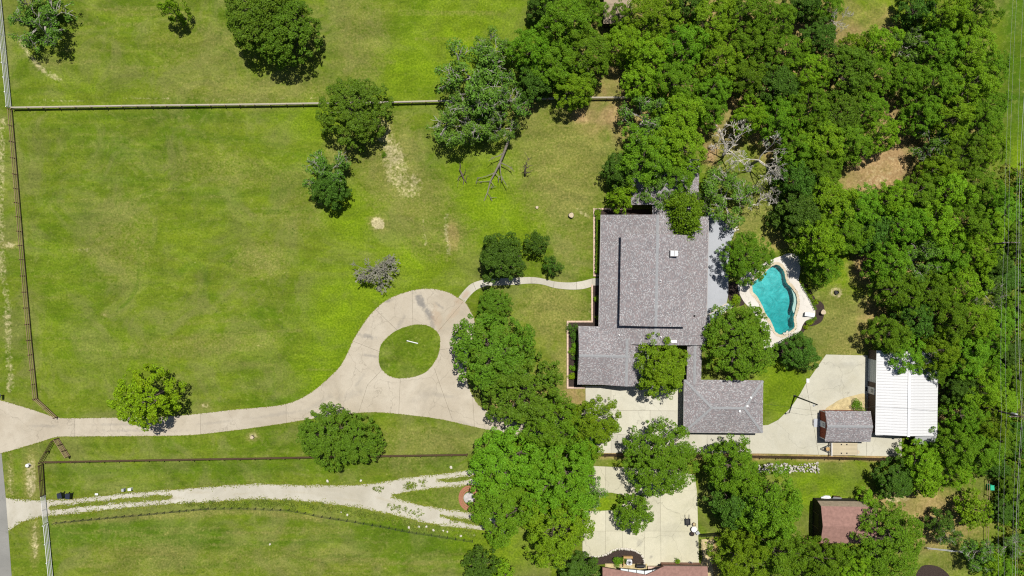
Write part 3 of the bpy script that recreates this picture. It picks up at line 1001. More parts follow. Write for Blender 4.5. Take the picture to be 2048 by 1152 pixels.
# ------------------------------------------------------------------ pool
def pool():
    deck_out = catmull(PL([(1562, 512), (1575, 507), (1588, 508), (1598, 516), (1600, 540), (1597, 560), (1602, 571), (1610, 580), (1618, 597), (1625, 612), (1630, 622),
                           (1626, 636), (1612, 641), (1605, 650), (1598, 664), (1575, 676), (1555, 690), (1530, 700), (1525, 680), (1520, 650), (1505, 622),
                           (1488, 604), (1478, 585), (1476, 568), (1490, 545), (1520, 530), (1545, 518)]), 5)
    cop_out = offset_loop(POOL, 0.42)
    bm = ring_prism(deck_out, offset_loop(POOL, 0.40), -0.1, 0.10)
    structure('pool_deck', bm_obj('pool_deck', bm, 'pooldeck'))
    c = P(1550, 600)
    t = thing('swimming_pool', 'freeform swimming pool of turquoise water beside the house deck', 'pool', c)
    # shell: walls and a floor that slopes to the deep end
    n = len(POOL)
    vs, fs = [], []
    lv = [(0.0, 0.07), (0.02, -0.35), (-0.25, None), (-1.2, None)]
    loops = [offset_loop(POOL, 0.0), offset_loop(POOL, -0.02), offset_loop(POOL, -0.35)]

    def depth(x, y):
        py = 576 - y * PXM
        return -1.15 - 0.9 * min(1, max(0, (py - 560) / 110))
    for k, lp in enumerate(loops):
        for (x, y) in lp:
            z = 0.06 if k == 0 else (depth(x, y) * 0.8 if k == 1 else depth(x, y))
            vs.append((x - c.x, y - c.y, z))
    for k in range(2):
        for i in range(n):
            j = (i + 1) % n
            fs.append((k * n + i, (k + 1) * n + i, (k + 1) * n + j, k * n + j))
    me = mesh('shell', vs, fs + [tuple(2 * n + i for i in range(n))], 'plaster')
    bm = bmesh.new()
    bm.from_mesh(me)
    bmesh.ops.triangulate(bm, faces=[f for f in bm.faces if len(f.verts) > 4])
    bmesh.ops.recalc_face_normals(bm, faces=bm.faces)
    bm.to_mesh(me)
    bm.free()
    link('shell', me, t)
    loc = [(x - c.x, y - c.y) for x, y in offset_loop(POOL, -0.005)]
    MB().prism(loc, -2.6, -0.02).build('water', 'water', t)
    # sun shelf along one side
    sh = PL([(1583, 577), (1590, 588), (1593, 602), (1591, 617), (1588, 626), (1585, 617), (1588, 603), (1587, 590)])
    MB().prism([(p[0] - c.x, p[1] - c.y) for p in catmull(sh, 4)], -0.5, -0.10).build('tanning_ledge', 'pooldeck', t)
    # coping stones
    ins, out = offset_loop(POOL, -0.03), offset_loop(POOL, 0.42)
    ins = [(x + random.uniform(-.05, .05), y + random.uniform(-.05, .05)) for x, y in ins]
    out = [(x + random.uniform(-.11, .11), y + random.uniform(-.11, .11)) for x, y in out]
    for i in range(0, n, 1):
        j = (i + 1) % n
        a, b, d, e = Vector(ins[i]), Vector(ins[j]), Vector(out[j]), Vector(out[i])
        m = (a + b + d + e) / 4
        q = [m + (p - m) * 0.96 for p in (a, b, d, e)]
        MB().prism([(p.x - c.x, p.y - c.y) for p in q], -0.05, 0.13 + 0.008 * random.random()).build('coping_stone', 'coping', t)


pool()
structure('mulch_bed', MB().prism(catmull(PL([(1600, 567), (1615, 569), (1622, 582), (1630, 596), (1640, 602), (1648, 612), (1648, 630), (1642, 644), (1628, 651), (1615, 654),
                                              (1603, 668), (1592, 668), (1604, 648), (1612, 640), (1628, 634), (1631, 622), (1622, 602), (1612, 582)]), 4), 0.0, 0.035).build('mulch_bed', 'mulch'))
structure('mulch_bed', MB().prism(catmull(PL([(1530, 702), (1556, 690), (1580, 676), (1575, 700), (1558, 716), (1540, 714)]), 4), 0.0, 0.03).build('mulch_bed', 'mulch'))
structure('mulch_bed', MB().prism(catmull(PL([(1455, 570), (1476, 566), (1490, 604), (1476, 612), (1458, 600)]), 3), 0.0, 0.03).build('mulch_bed', 'mulch'))

# ------------------------------------------------------------------ house deck, planting beds, borders
mbd = MB().prism(PL([(1392, 425), (1426, 425), (1444, 440), (1468, 463), (1461, 482), (1456, 530), (1455, 590), (1452, 606), (1410, 632), (1392, 632)]), 0.0, 0.34)
structure('deck', mbd.build('deck', 'deckgrey'))
structure('deck_step', MB().prism(PL([(1410, 632.4), (1452, 606.4), (1470, 609), (1410, 652)]), 0.0, 0.17).build('deck_step', 'deckgrey'))
edge1 = MB().bar((*P(1408, 633.5)[:2], 0.30), (*P(1452, 607)[:2], 0.30), 0.16, 0.12)
edge2 = MB().bar((*P(1408, 654)[:2], 0.14), (*P(1470, 610)[:2], 0.14), 0.16, 0.12)
st = [o for o in scene.objects if o.name == 'deck_step'][0]
edge1.build('edging', 'coping', st)
edge2.build('edging', 'coping', st)
for pts in ([(1189, 419), (1303, 419), (1303, 436), (1206, 436), (1206, 553), (1189, 553)],
            [(1136, 643), (1184, 643), (1184, 571), (1204, 571), (1204, 658), (1164, 658), (1164, 774), (1136, 774)]):
    structure('planting_bed', MB().prism(PL(pts), 0.0, 0.06).build('planting_bed', 'mulch'))


def border(label, pts, mat='brick_pale', w=0.28, h=0.22):
    c = P(*pts[0])
    t = thing('brick_border', label, 'border', c)
    for a, b in zip(pts, pts[1:]):
        A, B = P(*a) - c, P(*b) - c
        d = (B - A).normalized() * (w / 2 - 0.004)
        n = max(1, int((B - A).length / 1.2))
        for i in range(n):
            p, q = A.lerp(B, i / n), A.lerp(B, (i + 1) / n)
            g = (B - A).normalized() * 0.012
            p2 = p - d if i == 0 else p + g
            q2 = q - d - g if i == n - 1 else q - g
            ubox('coping_brick', mat, t, p2 + Vector((0, 0, h / 2 - 0.02)), q2 + Vector((0, 0, h / 2 - 0.02)), w, h + 0.04)
    return t


border('low pale brick border around the hedge bed at the house front', [(1262, 418), (1188, 418), (1188, 551), (1201, 551)])
border('low pale brick border stepping around the shrub bed by the garage wing', [(1184, 571), (1184, 643), (1135, 643), (1135, 775), (1171, 775)])


class Frame:
    def __init__(self, t):
        self.t = t
        self.inv = Matrix.Rotation(-t.rotation_euler.z, 3, 'Z')

    def p(self, px, py, z):
        w = P(px, py, z) - Vector((self.t.location.x, self.t.location.y, 0))
        return self.inv @ w

    def box(self, x0, x1, y0, y1, z):
        """local rectangle from the picture's edges read at the middle of each side"""
        xm, ym = (x0 + x1) / 2, (y0 + y1) / 2
        return (self.p(x0, ym, z).x, self.p(x1, ym, z).x, self.p(xm, y1, z).y, self.p(xm, y0, z).y)


def gable_roof(t, x0, x1, y0, y1, ze, zr, axis, ridge=None, mats=('shingle_y', 'shingle_x'), th=0.16, name='roof', cap=True, capmat='shingle_cap'):
    """two slopes over a rectangle; axis 'y': ridge runs along y"""
    if axis == 'y':
        r = (x0 + x1) / 2 if ridge is None else ridge
        a = [(x0, y0, ze), (r, y0, zr), (r, y1, zr), (x0, y1, ze)]
        b = [(r, y0, zr), (x1, y0, ze), (x1, y1, ze), (r, y1, zr)]
        mat = mats[0]
        ca, cb = (r, y0, zr + 0.02), (r, y1, zr + 0.02)
    else:
        r = (y0 + y1) / 2 if ridge is None else ridge
        a = [(x0, y0, ze), (x1, y0, ze), (x1, r, zr), (x0, r, zr)]
        b = [(x0, r, zr), (x1, r, zr), (x1, y1, ze), (x0, y1, ze)]
        mat = mats[1]
        ca, cb = (x0, r, zr + 0.02), (x1, r, zr + 0.02)
    mb = MB()
    mb.slab(a, th)
    mb.slab(b, th)
    o = mb.build(name, mat, t)
    if cap:
        k = MB()
        sl = (zr - ze) / max(0.5, abs((r - (x0 if axis == 'y' else y0))))
        w = 0.22
        for s in (-1, 1):
            if axis == 'y':
                q = [(r, y0 + .01, zr + .025), (r + s * w, y0 + .01, zr + .025 - sl * w), (r + s * w, y1 - .01, zr + .025 - sl * w), (r, y1 - .01, zr + .025)]
            else:
                q = [(x0 + .01, r, zr + .025), (x1 - .01, r, zr + .025), (x1 - .01, r + s * w, zr + .025 - sl * w), (x0 + .01, r + s * w, zr + .025 - sl * w)]
            if (Vector(q[1]) - Vector(q[0])).cross(Vector(q[2]) - Vector(q[0])).z < 0:
                q = q[::-1]
            k.slab(q, 0.02)
        k.build('ridge_cap', capmat, o)
    return o


def gable_wall(t, x0, x1, y0, y1, ze, zr, axis, mat, z0=0.0, ridge=None, name='wall'):
    if axis == 'y':
        r = (x0 + x1) / 2 if ridge is None else ridge
        prof = [(x0, z0), (x1, z0), (x1, ze), (r, zr), (x0, ze)]
        vs = [(x, y0, z) for x, z in prof] + [(x, y1, z) for x, z in prof]
        fs = [(0, 1, 2, 3, 4), (9, 8, 7, 6, 5)]
        n = 5
        fs += [((i + 1) % n, i, i + n, (i + 1) % n + n) for i in range(n)]
    else:
        r = (y0 + y1) / 2 if ridge is None else ridge
        prof = [(y0, z0), (y1, z0), (y1, ze), (r, zr), (y0, ze)]
        vs = [(x0, y, z) for y, z in prof] + [(x1, y, z) for y, z in prof]
        fs = [(4, 3, 2, 1, 0), (5, 6, 7, 8, 9)]
        n = 5
        fs += [(i, (i + 1) % n, (i + 1) % n + n, i + n) for i in range(n)]
    return MB().add(vs, fs).build(name, mat, t)


def window(t, x, y, z, w, h, face, frame='white', glassm='glass'):
    """a framed pane on a wall; face: '+x','-x','+y','-y'"""
    d = {'+x': (1, 0), '-x': (-1, 0), '+y': (0, 1), '-y': (0, -1)}[face]
    if d[0]:
        f = MB()
        xs = sorted((x, x + d[0] * 0.06))
        f.box(*xs, y - w / 2, y + w / 2, z - 0.06, z).box(*xs, y - w / 2, y + w / 2, z + h, z + h + 0.06)
        f.box(*xs, y - w / 2 - 0.06, y - w / 2, z - 0.06, z + h + 0.06).box(*xs, y + w / 2, y + w / 2 + 0.06, z - 0.06, z + h + 0.06)
        o = f.build('window', frame, t)
        xs = sorted((x, x + d[0] * 0.03))
        MB().box(*xs, y - w / 2, y + w / 2, z, z + h).build('pane', glassm, o)
    else:
        f = MB()
        ys = sorted((y, y + d[1] * 0.06))
        f.box(x - w / 2, x + w / 2, *ys, z - 0.06, z).box(x - w / 2, x + w / 2, *ys, z + h, z + h + 0.06)
        f.box(x - w / 2 - 0.06, x - w / 2, *ys, z - 0.06, z + h + 0.06).box(x + w / 2, x + w / 2 + 0.06, *ys, z - 0.06, z + h + 0.06)
        o = f.build('window', frame, t)
        ys = sorted((y, y + d[1] * 0.03))
        MB().box(x - w / 2, x + w / 2, *ys, z, z + h).build('pane', glassm, o)
    return o


def pipe_vent(parent, p, mat='white', r=0.09, h=0.4):
    MB().lathe([(r * 1.6, -0.12), (r * 1.6, 0.03), (r, 0.05), (r, h), (r * 0.7, h + 0.02)], 10, p).build('vent_pipe', mat, parent)


def house():
    t = thing('house', 'large low house with grey and mauve speckled shingle roof and raised middle section', 'house', P(1310, 560), math.radians(-1.1))
    F = Frame(t)
    ZE, ZR = 2.95, 4.75
    x0, x1, y0, y1 = F.box(1200, 1414.5, 431.5, 688.5, ZE)
    rx = F.p(1313, 560, ZR).x
    main = gable_roof(t, x0, x1, y0, y1, ZE, ZR, 'y', rx)
    gable_wall(t, x0 + 0.7, x1 - 0.7, y0 + 0.5, y1 - 0.5, ZE + 0.0, ZR - 0.3, 'y', 'wall_brick', ridge=rx)
    # raised middle section
    ZU = 5.05
    ux0, ux1, uy0, uy1 = F.box(1240.5, 1373, 469, 652.5, ZU)
    ZUR = 6.0
    rxu = F.p(1313.5, 560, ZUR).x
    up = gable_roof(t, ux0, ux1, uy0, uy1, ZU, ZUR, 'y', rxu)
    gable_wall(t, ux0 + 0.35, ux1 - 0.35, uy0 + 0.35, uy1 - 0.35, ZU, ZUR - 0.15, 'y', 'wall_dark', z0=3.3, ridge=rxu)
    # wing with the front gable
    wx0, wx1, wy0, wy1 = F.box(1156.5, 1272, 653, 770, ZE - 0.05)
    wr = F.p(1200, 712, 4.0).y
    wing = gable_roof(t, wx0, wx1 - 1.2, wy0, wy1, ZE - 0.05, 4.0, 'x', wr)
    gable_wall(t, wx0 + 0.5, wx1 - 1.5, wy0 + 0.5, wy1 - 0.6, ZE - 0.1, 3.75, 'x', 'wall_brick', ridge=wr)
    cx0, cx1, cy0, cy1 = F.box(1212, 1297, 676, 771, ZE - 0.05)
    cr = F.p(1253.5, 730, 4.06).x
    cross = gable_roof(t, cx0, cx1, cy0, cy1, ZE - 0.02, 4.06, 'y', cr)
    gable_wall(t, cx0 + 0.4, cx1 - 0.5, cy0 + 0.4, cy1 - 0.7, ZE - 0.1, 3.85, 'y', 'wall_brick', ridge=cr)
    # covered link to the garage
    lx0, lx1, ly0, ly1 = F.box(1374, 1403, 684, 775, 2.6)
    linkr = gable_roof(t, lx0, lx1, ly0, ly1, 2.55, 2.95, 'y')
    for yy in (ly0 + 0.6, (ly0 + ly1) / 2, ly1 - 0.6):
        for xx in (lx0 + 0.2, lx1 - 0.2):
            MB().box(xx - 0.07, xx + 0.07, yy - 0.07, yy + 0.07, 0.0, 2.5).build('post', 'white', t)
    # rear wing under the trees
    nx0, nx1, ny0, ny1 = F.box(1263, 1398, 318, 411, ZE)
    nr = F.p(1335, 365, 4.3).x
    north = gable_roof(t, nx0, nx1, ny0, ny1, ZE, 4.3, 'y', nr)
    gable_wall(t, nx0 + 0.6, nx1 - 0.6, ny0 + 0.5, ny1 - 0.5, ZE, 4.05, 'y', 'wall_brick', ridge=nr)
    kx0, kx1, ky0, ky1 = F.box(1304, 1398, 405, 440, ZE)
    con = gable_roof(t, kx0, kx1, ky0, ky1, 3.25, 4.1, 'y', F.p(1340, 420, 4.1).x)
    MB().box(kx0 + 0.5, kx1 - 0.6, ky0, ky1, 0, 3.05).build('wall', 'wall_brick', t)
    # gutters along the long eaves
    MB().box(x0 - 0.10, x0 - 0.005, wy1 + 0.02, y1, ZE - 0.16, ZE - 0.02).build('gutter', 'fascia', t)
    MB().box(x1 + 0.005, x1 + 0.10, y0, y1, ZE - 0.16, ZE - 0.02).build('gutter', 'fascia', t)
    MB().box(wx0 - 0.06, wx0 - 0.005, wy0, wy1, ZE - 0.2, ZE + 0.02).build('fascia', 'fascia', t)
    # chimney with two caps
    c = F.p(1347, 507, 5.75)
    zc = 5.4
    ch = MB().box(c.x - 0.62, c.x + 0.62, c.y - 0.5, c.y + 0.5, zc - 0.6, zc + 0.75).build('chimney', 'fascia', up)
    for s in (-1, 1):
        MB().box(c.x + s * 0.31 - 0.27, c.x + s * 0.31 + 0.27, c.y - 0.42, c.y + 0.42, zc + 0.78, zc + 0.86).build('chimney_cap', 'white_metal', up)
    # vent pipes
    for (px, py, z, m, par) in [(1321, 561, 5.95, 'white', up), (1389, 631.5, 3.5, 'black', main), (1238.5, 670, 3.6, 'white', main), (1341, 646, 5.6, 'grey_metal', up),
                                (1322, 674, 4.6, 'white', main)]:
        pipe_vent(par, F.p(px, py, z), m)
    c = F.p(1347, 683, 4.1)
    MB().box(c.x - 0.5, c.x + 0.5, c.y - 0.22, c.y + 0.22, 3.95, 4.32).build('roof_hatch', 'white', main)
    # doors and windows on the walls
    wxl = x0 + 0.7
    d = MB().box(wxl - 0.05, wxl - 0.002, F.p(1200, 564, 1).y - 0.5, F.p(1200, 564, 1).y + 0.5, 0.08, 2.15).build('door', 'wood_orange', t)
    MB().lathe([(0.03, 0), (0.035, 0.05)], 8, (wxl - 0.09, F.p(1200, 564, 1).y + 0.36, 1.0)).build('handle', 'grey_metal', d)
    for py in (455, 490, 525, 600, 630):
        window(t, wxl, F.p(1200, py, 1).y, 0.9, 1.5, 1.2, '-x')
    for py in (470, 520, 570, 620):
        window(t, x1 - 0.7, F.p(1414, py, 1).y, 0.5, 2.0, 1.8, '+x')
    for py in (500, 540, 580, 620):
        window(t, ux0 + 0.35, F.p(1240, py, 4).y, 4.45, 1.6, 0.4, '-x', 'wall_dark')
    for k, px in enumerate((1185, 1262)):
        g = MB().box(F.p(px, 765, 0).x - 1.4, F.p(px, 765, 0).x + 1.4, (wy0 + 0.42 if k == 0 else cy0 + 0.33), (wy0 + 0.5 if k == 0 else cy0 + 0.398), 0.05, 2.2).build('garage_door', 'white', t)
    for py in (680, 712, 745):
        window(t, wx0 + 0.5, F.p(1160, py, 1).y, 0.9, 1.2, 1.2, '-x')


house()


def hip_roof(t, x0, x1, y0, y1, ze, zr, rx0, rx1, ry, th=0.16):
    A, B, C, D = (x0, y0, ze), (x1, y0, ze), (x1, y1, ze), (x0, y1, ze)
    E, G = (rx0, ry, zr), (rx1, ry, zr)
    o = MB().slab([A, B, G, E], th).slab([E, G, C, D], th).build('roof', 'shingle_x', t)
    MB().slab([D, A, E], th).build('roof_end', 'shingle_y', t)
    MB().slab([B, C, G], th).build('roof_end', 'shingle_y', t)
    for a, b in ((A, E), (D, E), (B, G), (C, G), (E, G)):
        a, b = Vector(a), Vector(b)
        MB().bar(a + (b - a) * 0.02 + Vector((0, 0, .01)), b + Vector((0, 0, .01)), 0.40, 0.05).build('ridge_cap', 'shingle_cap', o)
    return o


def garage():
    t = thing('garage', 'detached garage with hipped grey shingle roof on the concrete yard', 'garage', P(1446, 812), math.radians(-0.6))
    F = Frame(t)
    ze, zr = 2.75, 3.95
    x0, x1, y0, y1 = F.box(1368, 1526, 760, 865, ze)
    o = hip_roof(t, x0, x1, y0, y1, ze, zr, F.p(1424, 815, zr).x, F.p(1489, 815, zr).x, F.p(1450, 816, zr).y)
    MB().box(x0 + 0.6, x1 - 0.6, y0 + 0.5, y1 - 0.5, 0, ze - 0.05).build('wall', 'wall_brick', t)
    MB().box(x0, x1, y0 - 0.07, y0 - 0.004, ze - 0.18, ze - 0.01).build('gutter', 'fascia', t)
    MB().box(x0 - 0.07, x0 - 0.004, y0, y1, ze - 0.18, ze - 0.01).build('gutter', 'fascia', t)
    for (px, py, z) in [(1494, 812, 3.8), (1501, 795, 3.35), (1479, 822, 3.75)]:
        c = F.p(px, py, z)
        MB().box(c.x - 0.16, c.x + 0.16, c.y - 0.16, c.y + 0.16, z - 0.2, z + 0.22).build('roof_vent', 'white', o)
    for s in (0.30, 0.70):
        yy = y0 + (y1 - y0) * s
        MB().box(x0 + 0.53, x0 + 0.598, yy - 1.35, yy + 1.35, 0.05, 2.2).build('garage_door', 'white', t)
    window(t, (x0 + x1) / 2, y0 + 0.5, 0.9, 1.3, 1.1, '-y')


garage()


def workshop():
    t = thing('workshop', 'dark-walled workshop with white ribbed metal roof beside the wood', 'workshop', P(1812, 790), math.radians(-0.9))
    F = Frame(t)
    ze, zr = 3.0, 3.75
    x0, x1, y0, y1 = F.box(1753.5, 1875.5, 702, 870.5, ze)
    rx = F.p(1818, 786, zr).x
    MB().box(x0 + 0.12, x1 - 0.12, y0 + 0.10, y1 - 0.10, 0, ze - 0.12).build('wall', 'wall_brown', t)
    # each roof sheet is a panel with a raised seam
    n = 30
    w = (y1 - y0) / n
    roofs = []
    for side, xe in ((-1, x0), (1, x1)):
        q = [(xe, y0, ze - 0.02), (rx, y0, zr - 0.02), (rx, y1, zr - 0.02), (xe, y1, ze - 0.02)]
        if side < 0:
            q = q
        else:
            q = q[::-1]
        o = MB().slab(q, 0.08).build('roof', 'fascia', t)
        pm = MB()
        L = math.hypot(rx - xe, zr - ze)
        ang = math.atan2(zr - ze, abs(rx - xe))
        pm.box(0, L, -w / 2 + 0.022, w / 2 - 0.022, 0.0, 0.035)
        me = mesh('roof_panel', pm.v, pm.f, 'white_metal')
        for i in range(n):
            p = link('roof_panel', me, o)
            p.location = (xe, y0 + w * (i + 0.5), ze - 0.015)
            if side < 0:
                p.rotation_euler = (0, -ang, 0)
            else:
                p.rotation_euler = (0, -ang, math.pi)
        roofs.append(o)
    MB().bar((rx, y0 - 0.08, zr + 0.06), (rx, y1 - 0.3, zr + 0.06), 0.42, 0.10).build('ridge_cap', 'white', roofs[1])
    MB().box(x0 - 0.12, x0 - 0.01, y0, y1, ze - 0.14, ze - 0.0).build('gutter', 'white', t)
    MB().box(x0, x1, y0 - 0.08, y0 - 0.005, ze - 0.2, ze - 0.06).build('fascia', 'white', t)
    wx = x0 + 0.12
    yc = F.p(1740, 741, 1.2).y
    d = MB().box(wx - 0.08, wx - 0.003, yc - 1.85, yc + 1.85, 0.05, 2.6).build('garage_door', 'skylight_glass', t)
    for k in range(1, 4):
        MB().box(wx - 0.095, wx - 0.082, yc - 1.83, yc + 1.83, 0.05 + k * 0.64, 0.05 + k * 0.64 + 0.03).build('seam', 'fascia', d)
    yc = F.p(1740, 780.5, 1.0).y
    d = MB().box(wx - 0.09, wx - 0.003, yc - 0.58, yc + 0.58, 0.05, 2.2).build('door', 'white', t)
    MB().box(wx - 0.105, wx - 0.092, yc - 0.3, yc + 0.3, 1.15, 1.9).build('pane', 'glass', d)
    MB().box(wx - 0.115, wx - 0.106, yc - 0.02, yc + 0.02, 1.15, 1.9).build('muntin', 'white', d)
    # lean-to at one end
    lx0, lx1, ly0, ly1 = F.box(1829, 1871, 871, 890, 2.4)
    MB().slab([(lx0, ly0, 2.2), (lx1, ly0, 2.2), (lx1, ly1 + 0.3, 2.75), (lx0, ly1 + 0.3, 2.75)], 0.08).build('lean_to_roof', 'grey_metal', t)
    for xx in (lx0 + 0.15, lx1 - 0.15):
        MB().box(xx - 0.06, xx + 0.06, ly0 + 0.1, ly0 + 0.22, 0, 2.15).build('post', 'wall_dark', t)
    m = thing('doormat', 'dark doormat in front of the white workshop door', 'mat', P(1733.5, 778))
    MB().box(-0.25, 0.25, -0.35, 0.35, 0.046, 0.07).build('mat', 'black', m)


workshop()


def shed():
    t = thing('garden_shed', 'small shingled shed with red gable wall and white door', 'shed', P(1690, 851), math.radians(-0.5))
    F = Frame(t)
    ze, zr = 2.35, 3.15
    x0, x1, y0, y1 = F.box(1650, 1741, 822, 883.5, ze)
    ry = F.p(1690, 853, zr).y
    o = gable_roof(t, x0, x1, y0, y1, ze, zr, 'x', ry)
    gable_wall(t, x0 + 0.18, x1 - 0.15, y0 + 0.25, y1 - 0.25, ze - 0.05, zr - 0.22, 'x', 'wall_red', ridge=ry)
    wx = x0 + 0.18
    for s in (y0 + 0.28, y1 - 0.28):
        MB().box(wx - 0.04, wx - 0.003, s - 0.06, s + 0.06, 0.0, ze - 0.15).build('corner_trim', 'white', t)
    yc = F.p(1645, 848, 1).y
    d = MB().box(wx - 0.06, wx - 0.003, yc - 0.5, yc + 0.5, 0.08, 2.15).build('door', 'white', t)
    MB().box(wx - 0.075, wx - 0.062, yc - 0.28, yc + 0.28, 1.25, 1.85).build('pane', 'glass', d)
    MB().box(wx - 0.085, wx - 0.076, yc - 0.02, yc + 0.02, 1.25, 1.85).build('muntin', 'white', d)
    MB().box(wx - 1.0, wx - 0.08, yc - 0.7, yc + 0.7, 0.046, 0.16).build('door_step', 'deckgrey', t)
    m = thing('doormat', 'black patterned doormat before the red shed', 'mat', P(1628, 845))
    f = MB().box(-0.30, 0.30, -0.48, 0.48, 0.046, 0.062).build('mat', 'dark_metal', m)
    for k in range(4):
        MB().box(-0.26, 0.26, -0.42 + k * 0.22, -0.30 + k * 0.22, 0.063, 0.072).build('stripe', 'fascia', f)


shed()


def barn():
    t = thing('barn', 'gambrel-roofed barn with maroon shingles and dark gable end', 'barn', P(1682, 1035), math.radians(-0.8))
    F = Frame(t)
    zs = [2.2, 3.5, 4.25, 3.5, 2.2]
    ys = [F.p(1690, 1002.5, 2.2).y, F.p(1690, 1013, 3.5).y, F.p(1690, 1053, 4.25).y]
    ys += [ys[2] - (ys[1] - ys[2]), ys[2] - (ys[0] - ys[2])]
    x0, x1 = F.p(1640, 1040, 3.2).x, F.p(1750, 1040, 3.2).x
    for k, nm in enumerate(('roof_weather', 'roof_maroon', 'roof_maroon', 'roof_maroon')):
        q = [(x0, ys[k], zs[k]), (x0, ys[k + 1], zs[k + 1]), (x1, ys[k + 1], zs[k + 1]), (x1, ys[k], zs[k])]
        MB().slab(q, 0.1).build('roof', nm, t)
    prof = list(zip(ys, zs))
    prof = [(ys[0] - 0.15, 0)] + [(y * 0.985 + ys[2] * 0.015, z - 0.12) for y, z in prof] + [(ys[4] + 0.15, 0)]
    n = len(prof)
    xa, xb = x0 + 0.25, x1 - 0.25
    MB().add([(xa, y, z) for y, z in prof] + [(xb, y, z) for y, z in prof],
             [tuple(range(n)), tuple(range(2 * n - 1, n - 1, -1))] + [((i + 1) % n, i, i + n, (i + 1) % n + n) for i in range(n)]).build('wall', 'wall_dark', t)
    yc = ys[2]
    d = MB().box(xa - 0.06, xa - 0.003, yc - 1.1, yc + 1.1, 0.05, 2.3).build('barn_door', 'black', t)
    for s in (-1, 1):
        MB().box(xa - 0.09, xa - 0.062, yc + s * 1.16 - 0.06, yc + s * 1.16 + 0.06, 0.05, 2.4).build('trim', 'wall_brown', d)
    # boardwalk by its wall
    bw = thing('boardwalk', 'short orange timber boardwalk beside the barn', 'walkway', P(1622, 1079))
    for k in range(14):
        x = (k - 7) * 0.30
        ubox('plank', 'wood_orange', bw, (x, -0.6, 0.1), (x, 0.55, 0.1), 0.27, 0.06)
    for s in (-0.45, 0.4):
        ubox('joist', 'fence_brown', bw, (-2.2, s, 0.03), (2.1, s, 0.03), 0.1, 0.07)


barn()


def neighbour_house():
    t = thing('neighbour_house', 'neighbouring house roof of reddish brown shingles with skylight band, cut by bottom edge', 'house', P(1312, 1200), math.radians(-0.6))
    F = Frame(t)
    ze, zr = 2.9, 4.6
    xa, xm, xb = F.p(1205, 1140, ze).x, F.p(1292, 1140, ze).x, F.p(1415, 1140, ze).x
    yt = F.p(1400, 1133, ze).y
    yv = F.p(1292, 1150, 3.2).y
    yb = yt - 16
    yr = yt - 8
    MB().slab([(xm, yr, zr), (xb, yr, zr), (xb, yt, ze), (xm + 3.0, yt, ze), (xm, yv, 3.2)], 0.15).build('roof', 'roof_maroon', t)
    MB().slab([(xa, yt - 0.3, ze), (xa, yr, zr), (xm - 0.003, yr, zr), (xm - 0.003, yv, 3.2)], 0.15).build('roof', 'roof_maroon', t)
    MB().slab([(xa, yb, ze), (xb, yb, ze), (xb, yr - 0.005, zr), (xa, yr - 0.005, zr)], 0.15).build('roof', 'roof_maroon', t)
    MB().box(xa + 0.5, xb - 0.5, yb + 0.5, yt - 2.6, 0, 2.8).build('wall', 'wall_brick', t)
    MB().box(xm + 3.0, xb - 0.5, yt - 2.6, yt - 0.5, 0, 2.7).build('wall', 'wall_brick', t)
    MB().box(xm + 2.8, xb, yt + 0.003, yt + 0.08, ze - 0.2, ze - 0.02).build('fascia', 'wall_brown', t)
    # glazed porch band over the recess
    sk = [F.p(px, py, 2.6) for px, py in ((1241, 1137), (1257, 1139), (1273, 1140), (1289, 1142), (1305, 1140), (1321, 1138), (1335, 1137))]
    for a, b in zip(sk, sk[1:]):
        d = Vector((0, -1.0, 0.25))
        MB().slab([tuple(a + d), tuple(b + d), tuple(b), tuple(a)], 0.04).build('skylight', 'skylight_glass', t)
        MB().bar(a + Vector((0, 0.02, 0.04)), a + d + Vector((0, 0, 0.04)), 0.09, 0.07).build('mullion', 'dark_metal', t)
    a, b = F.p(1210, 1129, 0.05), F.p(1415, 1132, 0.05)
    MB().box(F.p(1210, 1130, 0).x, F.p(1294, 1130, 0).x, F.p(1300, 1141, 0).y, F.p(1300, 1127.5, 0).y, 0.0, 0.16).build('terrace', 'flagstone', t)
    MB().box(F.p(1295, 1130, 0).x, F.p(1352, 1130, 0).x, F.p(1300, 1137, 0).y, F.p(1300, 1131.5, 0).y, 0.0, 0.5).build('low_wall', 'brick_pale', t)


neighbour_house()


def hut():
    t = thing('outbuilding', 'brown-roofed outbuilding half hidden by trees at the photo top edge', 'outbuilding', P(1236, 14), 0)
    F = Frame(t)
    x0, x1, y0, y1 = F.box(1207, 1264, -30, 47, 2.7)
    gable_roof(t, x0, x1, y0, y1, 2.7, 3.2, 'x', mats=('roof_maroon', 'roof_weather'), capmat='roof_weather')
    MB().box(x0 + 0.25, x1 - 0.25, y0 + 0.25, y1 - 0.25, 0, 2.55).build('wall', 'wall_dark', t)
    window(t, x0 + 0.25, (y0 + y1) / 2, 1.0, 1.0, 0.9, '-x')


hut()


